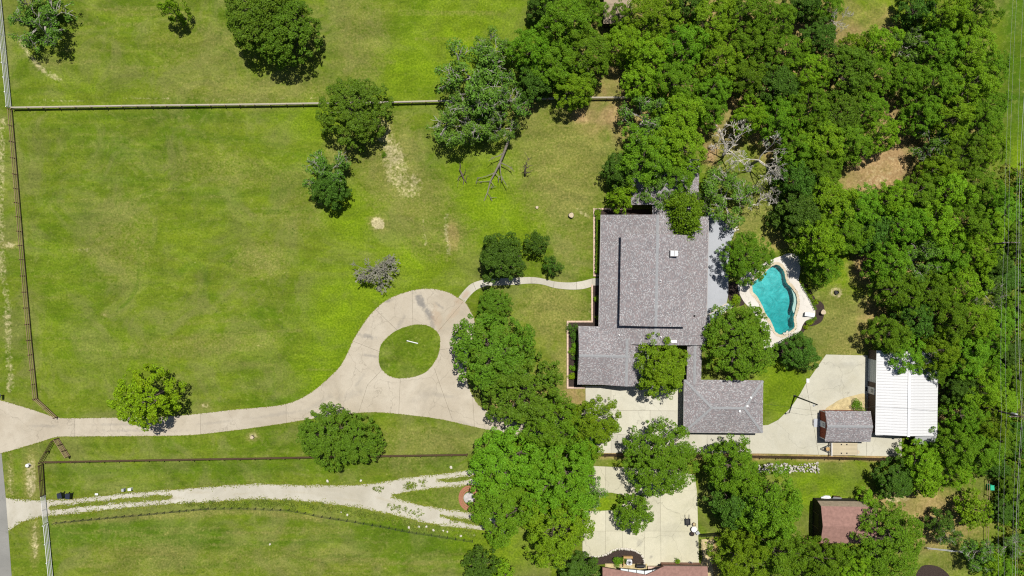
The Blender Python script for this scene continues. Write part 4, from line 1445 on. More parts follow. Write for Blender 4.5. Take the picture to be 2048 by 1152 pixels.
# ------------------------------------------------------------------ fences
def fence(name, label, pts, spacing=2.45, height=1.35, rails=(0.45, 0.85, 1.25), post=0.13, rail=(0.05, 0.14), mat='fence_brown', postmat=None, wobble=0.0, group=None, panel=None):
    c = P(*pts[0])
    t = thing(name, label, 'fence', c, 0, group)
    r = random.Random(len(label))
    W = [P(*p) - c for p in pts]
    stations = []
    for a, b in zip(W, W[1:]):
        n = max(1, round((b - a).length / spacing))
        for i in range(n):
            stations.append(a.lerp(b, i / n))
    stations.append(W[-1])
    for i, s in enumerate(stations):
        s2 = s + Vector((r.uniform(-wobble, wobble), r.uniform(-wobble, wobble), 0))
        tilt = Vector((r.uniform(-wobble, wobble), r.uniform(-wobble, wobble), 0)) * 0.6
        hh = height + r.uniform(-0.03, 0.06)
        ubox('post', postmat or mat, t, s2 - Vector((0, 0, 0.1)), s2 + tilt + Vector((0, 0, hh)), post, post)
        if i + 1 < len(stations):
            e = stations[i + 1]
            d = (e - s).normalized()
            side = Vector((-d.y, d.x, 0)) * (post / 2 + rail[0] / 2 + 0.004)
            for z in rails:
                za, zb = z + r.uniform(-wobble, wobble) * 0.3, z + r.uniform(-wobble, wobble) * 0.3
                ubox('rail', mat, t, s + side + d * 0.01 + Vector((0, 0, za)), e + side - d * 0.01 + Vector((0, 0, zb)), rail[0], rail[1])
            if panel:
                mb = MB()
                L = (e - s).length
                k = int(L / 0.155)
                n2 = Vector((-d.y, d.x, 0)) * (post / 2 + 0.1)
                for j in range(k):
                    p = s + d * (L * (j + 0.5) / k) + n2
                    mb.bar(p + Vector((0, 0, 0.05)), p + Vector((0, 0, height + 0.08 + 0.03 * r.random())), 0.10, 0.022)
                o = mb.build('picket_panel', panel, t)
                o['kind'] = 'stuff'
    return t


fence('vinyl_fence', 'white four-rail fence along the road beside the upper pasture', [(2, -14), (24, 217)], 2.45, 1.45, (0.35, 0.7, 1.05, 1.38), 0.14, (0.05, 0.15), 'white')
fence('rail_fence', 'brown weathered rail fence along the road beside the big pasture', [(25, 221), (36, 350), (50, 520), (64, 680), (76, 797)], 2.5, 1.4, (0.4, 0.8, 1.22), 0.14, (0.05, 0.15), 'fence_tan', 'fence_brown', 0.03)
fence('rail_fence', 'short tan rail fence running slantwise to the upper side of the drive entrance', [(77, 798), (116, 834)], 2.3, 1.3, (0.4, 0.8, 1.2), 0.13, (0.05, 0.15), 'fence_tan', 'fence_brown', 0.02)
fence('rail_fence', 'long pale grey rail fence between the two upper pastures', [(30, 219.5), (250, 216), (512, 213), (640, 211), (770, 209), (880, 206.5), (1040, 203), (1150, 200), (1275, 199)],
      2.5, 1.05, (0.5, 0.98), 0.12, (0.18, 0.10), 'fence_grey', 'fence_tan', 0.03)
fence('rail_fence', 'dark rail fence slanting to the lower side of the drive entrance', [(87, 924), (113, 879)], 2.4, 1.3, (0.4, 0.8, 1.2), 0.13, (0.05, 0.15), 'fence_brown', None, 0.02)
fence('rail_fence', 'long dark rail fence between the drive lawn and the gravel lane lawn', [(92, 923), (300, 919), (512, 915.5), (720, 911.5), (935, 908)], 2.45, 1.3, (0.4, 0.8, 1.2), 0.13, (0.05, 0.15), 'fence_brown', None, 0.02)
fence('picket_fence', 'brown close-board fence along the lower edge of the concrete yard', [(1180, 909), (1400, 911), (1520, 913), (1650, 915), (1800, 919)], 2.45, 1.35, (0.4, 1.1), 0.12, (0.05, 0.1), 'fence_brown', None, 0.01, panel='fence_brown')
fence('rail_fence', 'short dark rail fence by the road above the white gate', [(87, 928), (91, 989)], 2.5, 1.4, (0.35, 0.7, 1.05, 1.35), 0.13, (0.05, 0.15), 'fence_brown', None, 0.02)
fence('pipe_fence', 'white pipe rail fence along the road at the bottom edge', [(97, 1046), (104, 1120), (111, 1190)], 2.6, 1.45, (0.35, 0.7, 1.05, 1.4), 0.12, (0.07, 0.07), 'white')
fence('boundary_fence', 'thin rusty post and rail fence along the back dirt lot', [(1969, 958), (1967, 1050), (1966, 1165)], 2.4, 1.15, (0.6, 1.1), 0.09, (0.05, 0.06), 'fence_tan', 'fence_brown', 0.02)
fence('pipe_fence', 'low grey pipe fence at the lower edge of the back dirt lot', [(1850, 1094), (1895, 1099), (1942, 1103)], 2.6, 1.0, (0.5, 0.96), 0.08, (0.07, 0.07), 'grey_metal')
fence('iron_fence', 'black iron fence from the patio corner to the trees', [(1399, 1069), (1445, 1066)], 1.9, 1.3, (0.15, 1.25), 0.07, (0.03, 0.05), 'black', panel='black')
fence('iron_fence', 'black iron fence along the patio side above the brown roof', [(1400, 1078), (1401, 1131)], 1.9, 1.2, (0.15, 1.15), 0.07, (0.03, 0.05), 'black')


def wire_fence():
    pts = [(113, 1044), (167, 1038), (233, 1032), (300, 1026), (360, 1020), (417, 1015), (465, 1014), (512, 1015), (579, 1018), (612, 1024), (645, 1031), (712, 1041), (779, 1053), (819, 1061), (879, 1070), (945, 1080)]
    c = P(*pts[0])
    t = thing('wire_fence', 'low wire fence on dark metal posts curving along the gravel lane', 'fence', c)
    W = [P(*p) - c for p in pts]
    st = []
    for a, b in zip(W, W[1:]):
        n = max(1, round((b - a).length / 1.35))
        st += [a.lerp(b, i / n) for i in range(n)]
    st.append(W[-1])
    for i, s in enumerate(st):
        k = random.uniform(-0.05, 0.05)
        ubox('post', 'dark_metal', t, s - Vector((0, 0, 0.1)), s + Vector((k, random.uniform(-0.05, 0.05), 1.15)), 0.075, 0.075)
    for z in (0.3, 0.6, 0.9, 1.1):
        MB().tube([s + Vector((0, 0, z)) for s in st], [0.012] * len(st), 3).build('wire', 'dark_metal', t)


wire_fence()


def gates():
    c = P(92, 990)
    t = thing('tube_gate', 'white tube gate across the gravel lane entrance', 'gate', c)
    e = P(97, 1043) - c
    for z in (0.25, 0.5, 0.75, 1.0, 1.25):
        ubox('rail', 'white', t, Vector((0, 0, z)), e + Vector((0, 0, z)), 0.055, 0.055)
    for k in (0, 0.5, 1):
        ubox('stile', 'white', t, e * k + Vector((0, 0, 0.05)), e * k + Vector((0, 0, 1.32)), 0.07, 0.07)
    c = P(118, 876)
    t = thing('timber_gate', 'open tan timber gate standing on the grass below the drive', 'gate', c)
    e = P(141, 912) - c
    for z in (0.2, 0.5, 0.8, 1.1, 1.38):
        ubox('rail', 'fence_tan', t, Vector((0, 0, z)), e + Vector((0, 0, z)), 0.06, 0.13)
    for k in (0, 0.33, 0.66, 1):
        ubox('stile', 'fence_brown', t, e * k + Vector((0.05, 0.03, 0.0)), e * k + Vector((0.05, 0.03, 1.45)), 0.1, 0.09)
    ubox('brace', 'fence_tan', t, Vector((-0.06, -0.04, 0.2)), e + Vector((-0.06, -0.04, 1.35)), 0.04, 0.1)


gates()

# ------------------------------------------------------------------ trees
def leaf_mesh(name, C, N, S, mat, asp=0.7):
    """leaf sprays: one four-cornered blade per centre C, facing N, size S"""
    n = len(C)
    r = rng.normal(size=(n, 3))
    T = np.cross(N, r)
    T /= np.linalg.norm(T, axis=1, keepdims=True) + 1e-9
    B = np.cross(N, T)
    a = (S * 0.5)[:, None]
    bend = N * a * 0.25
    V = np.stack([C + T * a, C + B * a * asp + bend, C - T * a, C - B * a * asp - bend * 0.5], 1).reshape(-1, 3).astype(np.float32)
    me = bpy.data.meshes.new(name)
    me.vertices.add(n * 4)
    me.vertices.foreach_set('co', V.ravel())
    me.loops.add(n * 4)
    me.loops.foreach_set('vertex_index', np.arange(n * 4, dtype=np.int32))
    me.polygons.add(n)
    me.polygons.foreach_set('loop_start', np.arange(0, n * 4, 4, dtype=np.int32))
    me.update(calc_edges=True)
    me.materials.append(M[mat])
    return me


def unit(v):
    return v / (np.linalg.norm(v, axis=1, keepdims=True) + 1e-9)


def lobe_leaves(lobes, per, size, fill=0.08, up=0.85, flat=0.8, spread=0.6):
    """leaves on the shells of many small boughs; lobes: rows of x, y, z, r"""
    Cs, Ns, Ss = [], [], []
    for (x, y, z, r) in lobes:
        k = max(8, int(per * r * r))
        d = unit(rng.normal(size=(k, 3)))
        d[:, 2] = np.where(d[:, 2] < -0.35, -d[:, 2], d[:, 2])
        rad = r * (0.72 + 0.36 * rng.random((k, 1)))
        c = np.array([x, y, z]) + d * rad * np.array([1, 1, flat])
        nrm = unit(d * 0.8 + np.array([0, 0, up]) + rng.normal(size=(k, 3)) * spread)
        Cs.append(c)
        Ns.append(nrm)
        Ss.append(size * (0.65 + 0.7 * rng.random(k)))
    return np.concatenate(Cs), np.concatenate(Ns), np.concatenate(Ss)


def outline_fn(k=1.0):
    ph = rng.random(4) * 6.28
    am = k * np.array([0.10, 0.09, 0.07, 0.05]) * (0.7 + 0.8 * rng.random(4))
    return lambda th: 1 + sum(am[k] * np.sin((k + 2) * th + ph[k]) for k in range(4))


def dome_lobes(R, zlow, ztop, nl, r0, r1, f=None, hollow=0.0, rough=0.35, clump=1.5):
    f = f or outline_fn()
    out = []
    zm = zlow + (ztop - zlow) * 0.35
    nb = max(7, int(R * R * clump))
    th_b = np.arange(nb) * 2.39996 + rng.normal(size=nb) * 0.35
    rr_b = np.sqrt((np.arange(nb) + 0.5) / nb) * 0.98
    bx, by = np.cos(th_b) * rr_b * R, np.sin(th_b) * rr_b * R
    bx, by = bx * f(th_b), by * f(th_b)
    br = R / math.sqrt(nb) * (0.85 + 0.4 * rng.random(nb))
    bh = rng.normal(size=nb) * rough
    for i in range(nl):
        th = i * 2.39996 + rng.normal() * 0.25
        rr = math.sqrt((i + 0.5) / nl)
        rl = r0 + (r1 - r0) * rng.random() ** 1.3
        Rt = R * f(th) - rl * 0.6
        x, y = math.cos(th) * rr * Rt, math.sin(th) * rr * Rt
        d = np.hypot(bx - x, by - y) / br
        j = int(np.argmin(d))
        if d[j] > 0.92 and rng.random() < 0.55:
            continue
        zz = zm + (ztop - zm) * math.sqrt(max(0.0, 1 - rr ** 2.2)) - rl * 0.5
        zz += bh[j] + br[j] * 0.75 * (math.sqrt(max(0.0, 1.15 - min(1.0, d[j]) ** 2)) - 0.8) + rng.normal() * 0.12
        if rr > 0.75 and rng.random() < 0.40:
            zz = zlow + (zm - zlow) * rng.random()
        out.append((x, y, zz, rl))
    for i in range(int(nl * 0.22)):      # lower inside boughs
        th, rr = rng.random() * 6.28, math.sqrt(rng.random()) * 0.8
        out.append((math.cos(th) * rr * R, math.sin(th) * rr * R, zlow + (zm - zlow) * rng.random(), r1 * 0.8))
    return out


def limb_mesh(R, zlow, ztop, n, mat, tr=None, lean=(0, 0)):
    mb = MB()
    tr = tr or R * 0.055 + 0.05
    top = (lean[0], lean[1], zlow + (ztop - zlow) * 0.25)
    mb.tube([(0, 0, -0.15), (lean[0] * 0.2, lean[1] * 0.2, top[2] * 0.35), (lean[0] * 0.6, lean[1] * 0.6, top[2] * 0.7), top], [tr * 1.5, tr * 1.05, tr * 0.9, tr * 0.75], 8)
    for i in range(n):
        th = i * 6.28 / n + rng.random()
        q = R * (0.55 + 0.25 * rng.random())
        z = zlow + (ztop - zlow) * (0.45 + 0.3 * rng.random())
        a = Vector(top) * (0.85 + 0.15 * rng.random())
        b = Vector((math.cos(th) * q, math.sin(th) * q, z))
        m = a.lerp(b, 0.5) + Vector((rng.normal() * 0.2, rng.normal() * 0.2, 0.35))
        mb.tube([a, m, b], [tr * 0.55, tr * 0.35, tr * 0.12], 5)
        for k in range(2):
            e = m + Vector((rng.normal() * R * 0.2, rng.normal() * R * 0.2, (ztop - zlow) * 0.25))
            mb.tube([m, e], [tr * 0.28, tr * 0.08], 4)
    return mesh('trunk', mb.v, mb.f, mat)


def bare_branches(R, h, seed, k=3, fork=3, depth=4, rmin=0.028, tr=0.2, base=0.25, droop=0.0, tips=None):
    r = random.Random(seed)
    trunk, crown = MB(), MB()
    tips = [] if tips is None else tips
    zt = h * base
    trunk.tube([(0, 0, -0.15), (0.05, 0.03, zt * 0.5), (0.1, 0.05, zt)], [tr * 1.4, tr, tr * 0.8], 8)

    def grow(p, d, L, rad, lev):
        pts, rads = [p], [max(rmin, rad)]
        q, dd = Vector(p), Vector(d)
        for i in range(3):
            dd = (dd + Vector((r.gauss(0, .22), r.gauss(0, .22), r.gauss(0, .14) - droop * lev * 0.1))).normalized()
            q = q + dd * L / 3
            pts.append(q.copy())
            rads.append(max(rmin * 0.75, rad * (1 - 0.22 * (i + 1))))
        crown.tube(pts, rads, 5 if lev == 0 else 4 if lev < 2 else 3)
        if lev >= depth:
            tips.append(q.copy())
            return
        for i in range(fork if lev < depth - 1 else fork + 1):
            s = r.uniform(0.35, 1.0)
            st = pts[1].lerp(pts[3], s) if i else pts[3]
            nd = (dd + Vector((r.gauss(0, .62), r.gauss(0, .62), r.gauss(0.05, .35)))).normalized()
            grow(st, nd, L * r.uniform(0.55, 0.8), rad * 0.55, lev + 1)
    for i in range(k):
        th = i * 6.28 / k + r.uniform(-.4, .4)
        e = r.uniform(0.35, 0.9)
        d = Vector((math.cos(th), math.sin(th), e)).normalized()
        grow(Vector((0.1, 0.05, zt * r.uniform(0.8, 1.0))), d, R * 0.46, tr * 0.55, 0)
    return trunk, crown, tips


KINDS = {}      # kind -> list of (trunk mesh, crown mesh, R, height)


def add_kind(kind, leafmat, n, R, h, zlow, nl, r0, r1, per, size, bark='bark', limbs=6, rough=0.35, asp=0.7, spread=0.6, wild=1.0, clump=1.5):
    for i in range(n):
        lobes = dome_lobes(R, zlow, h, nl, r0, r1, outline_fn(wild), rough=rough, clump=clump)
        C, N, S = lobe_leaves(lobes, per, size, spread=spread)
        KINDS.setdefault(kind, []).append((limb_mesh(R, zlow, h, limbs, bark), leaf_mesh('crown', C, N, S, leafmat, asp), R, h))


add_kind('oak', 'leaf_oak', 6, 5.0, 9.2, 2.6, 270, 0.22, 0.70, 340, 0.195, rough=0.8, spread=0.55)
add_kind('lime', 'leaf_lime', 5, 5.0, 9.2, 2.6, 270, 0.22, 0.68, 340, 0.195, rough=0.8, spread=0.55)
add_kind('big', 'leaf_oak', 3, 7.2, 10.8, 3.0, 470, 0.24, 0.74, 330, 0.20, rough=0.75, limbs=8, spread=0.55)
add_kind('round', 'leaf_round', 2, 6.0, 9.6, 2.6, 400, 0.2, 0.6, 380, 0.19, rough=0.5, wild=0.35)
add_kind('ball', 'leaf_round', 1, 3.2, 5.0, 1.0, 150, 0.2, 0.5, 340, 0.2, rough=0.25, wild=0.25)
add_kind('dense', 'leaf_dense', 3, 5.5, 8.4, 1.6, 330, 0.22, 0.6, 330, 0.21, rough=0.25, wild=0.55, spread=0.5)
add_kind('dark', 'leaf_dark', 2, 4.5, 7.5, 1.4, 120, 0.35, 0.8, 280, 0.25, rough=0.25)
add_kind('yellow', 'leaf_yellow', 1, 5.2, 8.0, 2.0, 220, 0.25, 0.65, 300, 0.23, rough=0.35, wild=0.6)
add_kind('small', 'leaf_lime', 3, 2.6, 4.6, 1.2, 64, 0.25, 0.6, 300, 0.22, rough=0.22)
add_kind('small_dark', 'leaf_dark', 2, 2.6, 4.6, 0.9, 46, 0.3, 0.6, 320, 0.22, rough=0.2)

# cedar: sprays that point outwards
for i in range(2):
    R, h = 4.2, 7.5
    f = outline_fn()
    Cs, Ns, Ss = [], [], []
    for k in range(340):
        th, lv = rng.random() * 6.28, rng.random() ** 0.8
        z = 0.7 + (h - 0.9) * (1 - lv)
        rr = R * f(th) * (0.12 + 0.88 * lv ** 0.75)
        a = np.array([math.cos(th) * rr * 0.35, math.sin(th) * rr * 0.35, z + 0.35])
        b = np.array([math.cos(th) * rr, math.sin(th) * rr, z])
        s = 0.35 + 0.65 * rng.random(46)
        c = a + (b - a) * s[:, None] + rng.normal(size=(46, 3)) * 0.13
        d = unit(np.tile(b - a, (46, 1)))
        Cs.append(c)
        Ns.append(unit(d * 0.25 + np.array([0, 0, 0.6]) + rng.normal(size=(46, 3)) * 0.55))
        Ss.append(0.17 + 0.15 * rng.random(46))
    KINDS.setdefault('cedar', []).append((limb_mesh(R, 1.5, h * 0.7, 4, 'bark'), leaf_mesh('crown', np.concatenate(Cs), np.concatenate(Ns), np.concatenate(Ss), 'leaf_cedar', 0.5), R, h))

# half-dead oaks: pale twigs with some foliage
for i in range(3):
    tips = []
    tk, cr, tips = bare_branches(5.0, 8.0, 40 + i, k=7, fork=3, depth=3, rmin=0.034, tr=0.24, base=0.35, tips=tips)
    lob = [(p.x, p.y, p.z - 0.25, random.uniform(0.2, 0.55)) for p in tips if random.random() < 0.68]
    lob += [(p.x * 0.75, p.y * 0.75, p.z * 0.78, random.uniform(0.3, 0.6)) for p in tips if random.random() < 0.3]
    C, N, S = lobe_leaves(lob, 190, 0.22, spread=0.8)
    KINDS.setdefault('thin', []).append((mesh('trunk', tk.v + cr.v, tk.f + [tuple(j + len(tk.v) for j in f) for f in cr.f], 'bark_twig'), leaf_mesh('crown', C, N, S, 'leaf_thin'), 5.0, 8.0))
# dead trees
for i in range(4):
    tk, cr, tips = bare_branches(4.5, 7.0, 70 + i, k=4, fork=3, depth=4, rmin=0.032, tr=0.22, base=0.3)
    KINDS.setdefault('dead', []).append((mesh('trunk', tk.v, tk.f, 'bark_grey'), mesh('crown', cr.v, cr.f, 'bark_pale'), 4.5, 7.0))
tk, cr, tips = bare_branches(3.4, 3.6, 91, k=11, fork=3, depth=4, rmin=0.04, tr=0.24, base=0.3)
KINDS['dead_grey'] = [(mesh('trunk', tk.v, tk.f, 'bark_grey'), mesh('crown', cr.v, cr.f, 'bark_grey'), 3.2, 4.5)]

def reach(me):
    a = np.zeros(len(me.vertices) * 3, np.float32)
    me.vertices.foreach_get('co', a)
    a = a.reshape(-1, 3)
    return float(np.percentile(np.hypot(a[:, 0], a[:, 1]), 96.5)), float(np.percentile(a[:, 2], 99.5))


for k_, v_ in KINDS.items():
    KINDS[k_] = [(tk_, cr_, *reach(cr_)) for (tk_, cr_, _r, _h) in v_]
HT = {'oak': 9.0, 'lime': 9.0, 'big': 10.0, 'round': 9.0, 'ball': 5.0, 'dense': 8.3, 'dark': 7.4, 'yellow': 8.0, 'small': 4.8, 'small_dark': 4.8, 'cedar': 7.5, 'thin': 8.0, 'dead': 7.5, 'dead_grey': 4.2}
RT = {'oak': 4.7, 'lime': 4.7, 'big': 6.8, 'round': 5.8, 'ball': 3.1, 'dense': 5.2, 'dark': 4.2, 'yellow': 5.0, 'small': 2.5, 'small_dark': 2.5, 'cedar': 4.0, 'thin': 5.0, 'dead': 4.5, 'dead_grey': 3.2}
count = {}


def tree(px, py, r, kind, label, name='oak_tree', group=None, hs=1.0, lean=0):
    """px, py, r: middle and radius of the crown as the photograph shows it"""
    vs = KINDS[kind]
    count[kind] = count.get(kind, 0) + 1
    tk, cr, R0, h0 = vs[count[kind] % len(vs)]
    h = HT[kind] * (r / PXM / RT[kind]) ** 0.6 * hs
    zc = h * 0.60
    R = r / PXM * (1 - zc / H) * 0.97
    b = P(px, py, zc)
    t = thing(name, label, 'tree', (b.x, b.y, 0), random.random() * 6.28, group)
    s = R / R0
    t.scale = (s, s, h / h0)
    link('trunk', tk, t)
    link('crown', cr, t)
    return t


# standing alone
tree(76, 42, 60, 'thin', 'loose grey-green oak at the road corner of the upper pasture', hs=0.9)
tree(80, 38, 34, 'dark', 'dark inner cedar grown into the loose oak at the road corner', 'cedar_tree', hs=0.7)
tree(347, 18, 27, 'small', 'small bright tree alone in the upper pasture', hs=1.5)
tree(525, 25, 82, 'dense', 'larger dark oak of the pair at the upper pasture top edge')
tree(575, 62, 68, 'dense', 'lower dark oak of the pair at the upper pasture top edge')
tree(706, 222, 72, 'dense', 'round dense oak standing over the pasture fence', hs=0.85)
tree(655, 345, 50, 'thin', 'patchy oak with grey twigs in the pasture below the round oak', hs=0.9)
tree(660, 375, 42, 'dark', 'darker oak overlapping the patchy grey-twigged oak', hs=0.9)
tree(748, 540, 46, 'dead_grey', 'bare grey dead tree alone on the lawn above the drive loop', 'dead_tree')
tree(1003, 515, 52, 'dark', 'dark round oak beside the bend of the front path')
tree(1072, 487, 27, 'small_dark', 'slim dark tree next to the dark round oak by the path')
tree(1104, 531, 22, 'small_dark', 'smallest dark tree close to the front path')
tree(988, 612, 36, 'dense', 'small oak at the tip of the oak clump beside the drive loop', hs=0.8)
tree(985, 705, 86, 'dense', 'wide dense oak overhanging the drive loop', hs=0.95)
tree(1045, 775, 82, 'dense', 'wide dense oak between the drive loop and the garage wing', hs=0.95)
tree(290, 795, 66, 'yellow', 'yellow-green tree overhanging the middle of the long drive', 'young_tree')
tree(656, 874, 63, 'dense', 'bushy oak below the drive, the larger of a touching pair', hs=0.8)
tree(712, 880, 54, 'dense', 'bushy oak below the drive, the one closer to the loop', hs=0.8)
tree(1322, 735, 63, 'lime', 'leafy oak rising through the courtyard between house and garage')
tree(1494, 517, 53, 'round', 'round oak between the house deck and the pool')
tree(1481, 684, 78, 'round', 'broad oak covering the corner between house, garage and pool', hs=0.85)
tree(1600, 706, 40, 'dark', 'small dark tree between the pool and the back concrete pad', hs=0.8)
tree(1320, 918, 78, 'round', 'broad oak over the board fence below the garage yard', hs=0.85)
tree(1267, 1028, 40, 'ball', 'small round tree in the middle of the neighbour patio')
tree(1190, 850, 58, 'lime', 'lacy oak reaching over the concrete yard entrance')
tree(1105, 845, 62, 'oak', 'oak overhanging the end of the drive by the yard')
tree(1010, 925, 76, 'oak', 'big oak at the end of the dark rail fence')
tree(1120, 955, 92, 'big', 'largest oak of the clump beside the gravel lane')
tree(1006, 1020, 74, 'oak', 'oak above the end of the gravel lane wheel tracks')
tree(1110, 1060, 76, 'lime', 'oak at the lower corner of the clump beside the neighbour patio')
tree(1178, 985, 38, 'thin', 'patchy oak edge leaning over the patio side of the clump')
tree(1165, 905, 40, 'oak', 'small oak over the fence between the clump and the yard')
tree(962, 1133, 40, 'small_dark', 'dark shrubby tree at the bottom edge beside the lower pasture')
tree(1000, 1150, 30, 'small', 'light green sapling at the bottom edge beside the dark shrubby tree')
tree(1155, 1150, 48, 'dark', 'dark tree at the bottom edge against the brown roof', hs=0.7)
tree(1466, 935, 64, 'oak', 'oak over the board fence below the hipped garage')
tree(1540, 1015, 76, 'oak', 'large oak between the patio and the barn')
tree(1468, 1010, 52, 'dark', 'darker oak on the grass strip beside the patio')
tree(1484, 1118, 58, 'lime', 'bright oak beside the tan path at the bottom edge')
tree(1560, 1110, 62, 'oak', 'oak below the boardwalk at the bottom edge')
tree(1640, 1122, 52, 'oak', 'smaller oak below the barn at the bottom edge')
tree(1776, 1086, 80, 'round', 'broad oak covering the far end of the barn', hs=0.85)
tree(1700, 1140, 45, 'lime', 'oak filling the gap below the barn roof')
tree(1790, 958, 42, 'dark', 'dark tree on the lawn above the barn', hs=0.8)
tree(1845, 925, 42, 'lime', 'oak at the lean-to end of the workshop')
tree(1850, 965, 36, 'small', 'small tree at the upper edge of the back dirt lot')
tree(1735, 1000, 22, 'small', 'little bush-like tree at the barn corner')
tree(1948, 1022, 38, 'small', 'small loose tree inside the back dirt lot fence')
tree(1880, 1045, 32, 'small_dark', 'small dark tree in the middle of the back dirt lot', hs=0.8)
tree(1895, 1068, 26, 'thin', 'straggly half-bare tree in the middle of the back dirt lot')
tree(1955, 1112, 40, 'thin', 'straggly tree by the lower corner of the back dirt lot', hs=0.8)
tree(1975, 1120, 30, 'small', 'bushy small tree by the lower corner of the back dirt lot')
# at the rear wing of the house
tree(1368, 424, 66, 'cedar', 'feathery green cedar lying over the upper house roof edge', 'cedar_tree', hs=0.85)
tree(1243, 395, 32, 'small', 'narrow light green tree at the upper corner of the house', hs=1.3)
tree(1240, 345, 40, 'dark', 'dark loose tree on the lawn side of the rear wing', hs=0.9)
tree(1292, 315, 66, 'oak', 'oak spreading over the lawn side of the rear wing roof')
tree(1352, 290, 62, 'lime', 'oak spreading over the top of the rear wing roof')
tree(1355, 345, 46, 'oak', 'compact oak in the middle of the rear wing roof', hs=0.9)
tree(1312, 385, 40, 'thin', 'patchy twiggy tree over the lower end of the rear wing')
tree(1455, 395, 62, 'thin', 'half-dead oak with pale twigs between rear wing and wood', hs=0.8)
tree(1405, 405, 30, 'thin', 'straggly tree beside the rear corner of the house deck', hs=0.8)
tree(1468, 295, 58, 'dead', 'pale dead tree forking above the rear lawn, the one beside the rear wing', 'dead_tree', hs=1.1)
tree(1528, 315, 62, 'dead', 'pale dead tree with a dense tangle of twigs at the wood edge', 'dead_tree', hs=1.1)
tree(1532, 395, 34, 'dead', 'small pale dead tree at the lower edge of the rear lawn', 'dead_tree')
tree(1243, 34, 30, 'oak', 'oak leaning over the brown outbuilding roof', hs=0.9)
# at the lawn corner by the pasture fence
tree(945, 150, 78, 'thin', 'big half-dead oak with pale limbs above the pasture fence', hs=0.95)
tree(930, 240, 66, 'thin', 'half-dead oak with a dark skirt below the pasture fence', hs=0.85)
tree(1005, 190, 60, 'thin', 'half-dead oak on the fence next to the wood', hs=0.95)
tree(985, 105, 48, 'thin', 'pale twiggy oak at the corner of the upper pasture', hs=0.9)
tree(1000, 255, 40, 'thin', 'sparse oak over the broken limb on the lawn', hs=0.8)
tree(955, 255, 42, 'thin', 'low green-tufted oak among the half-dead oaks on the lawn', hs=0.65)

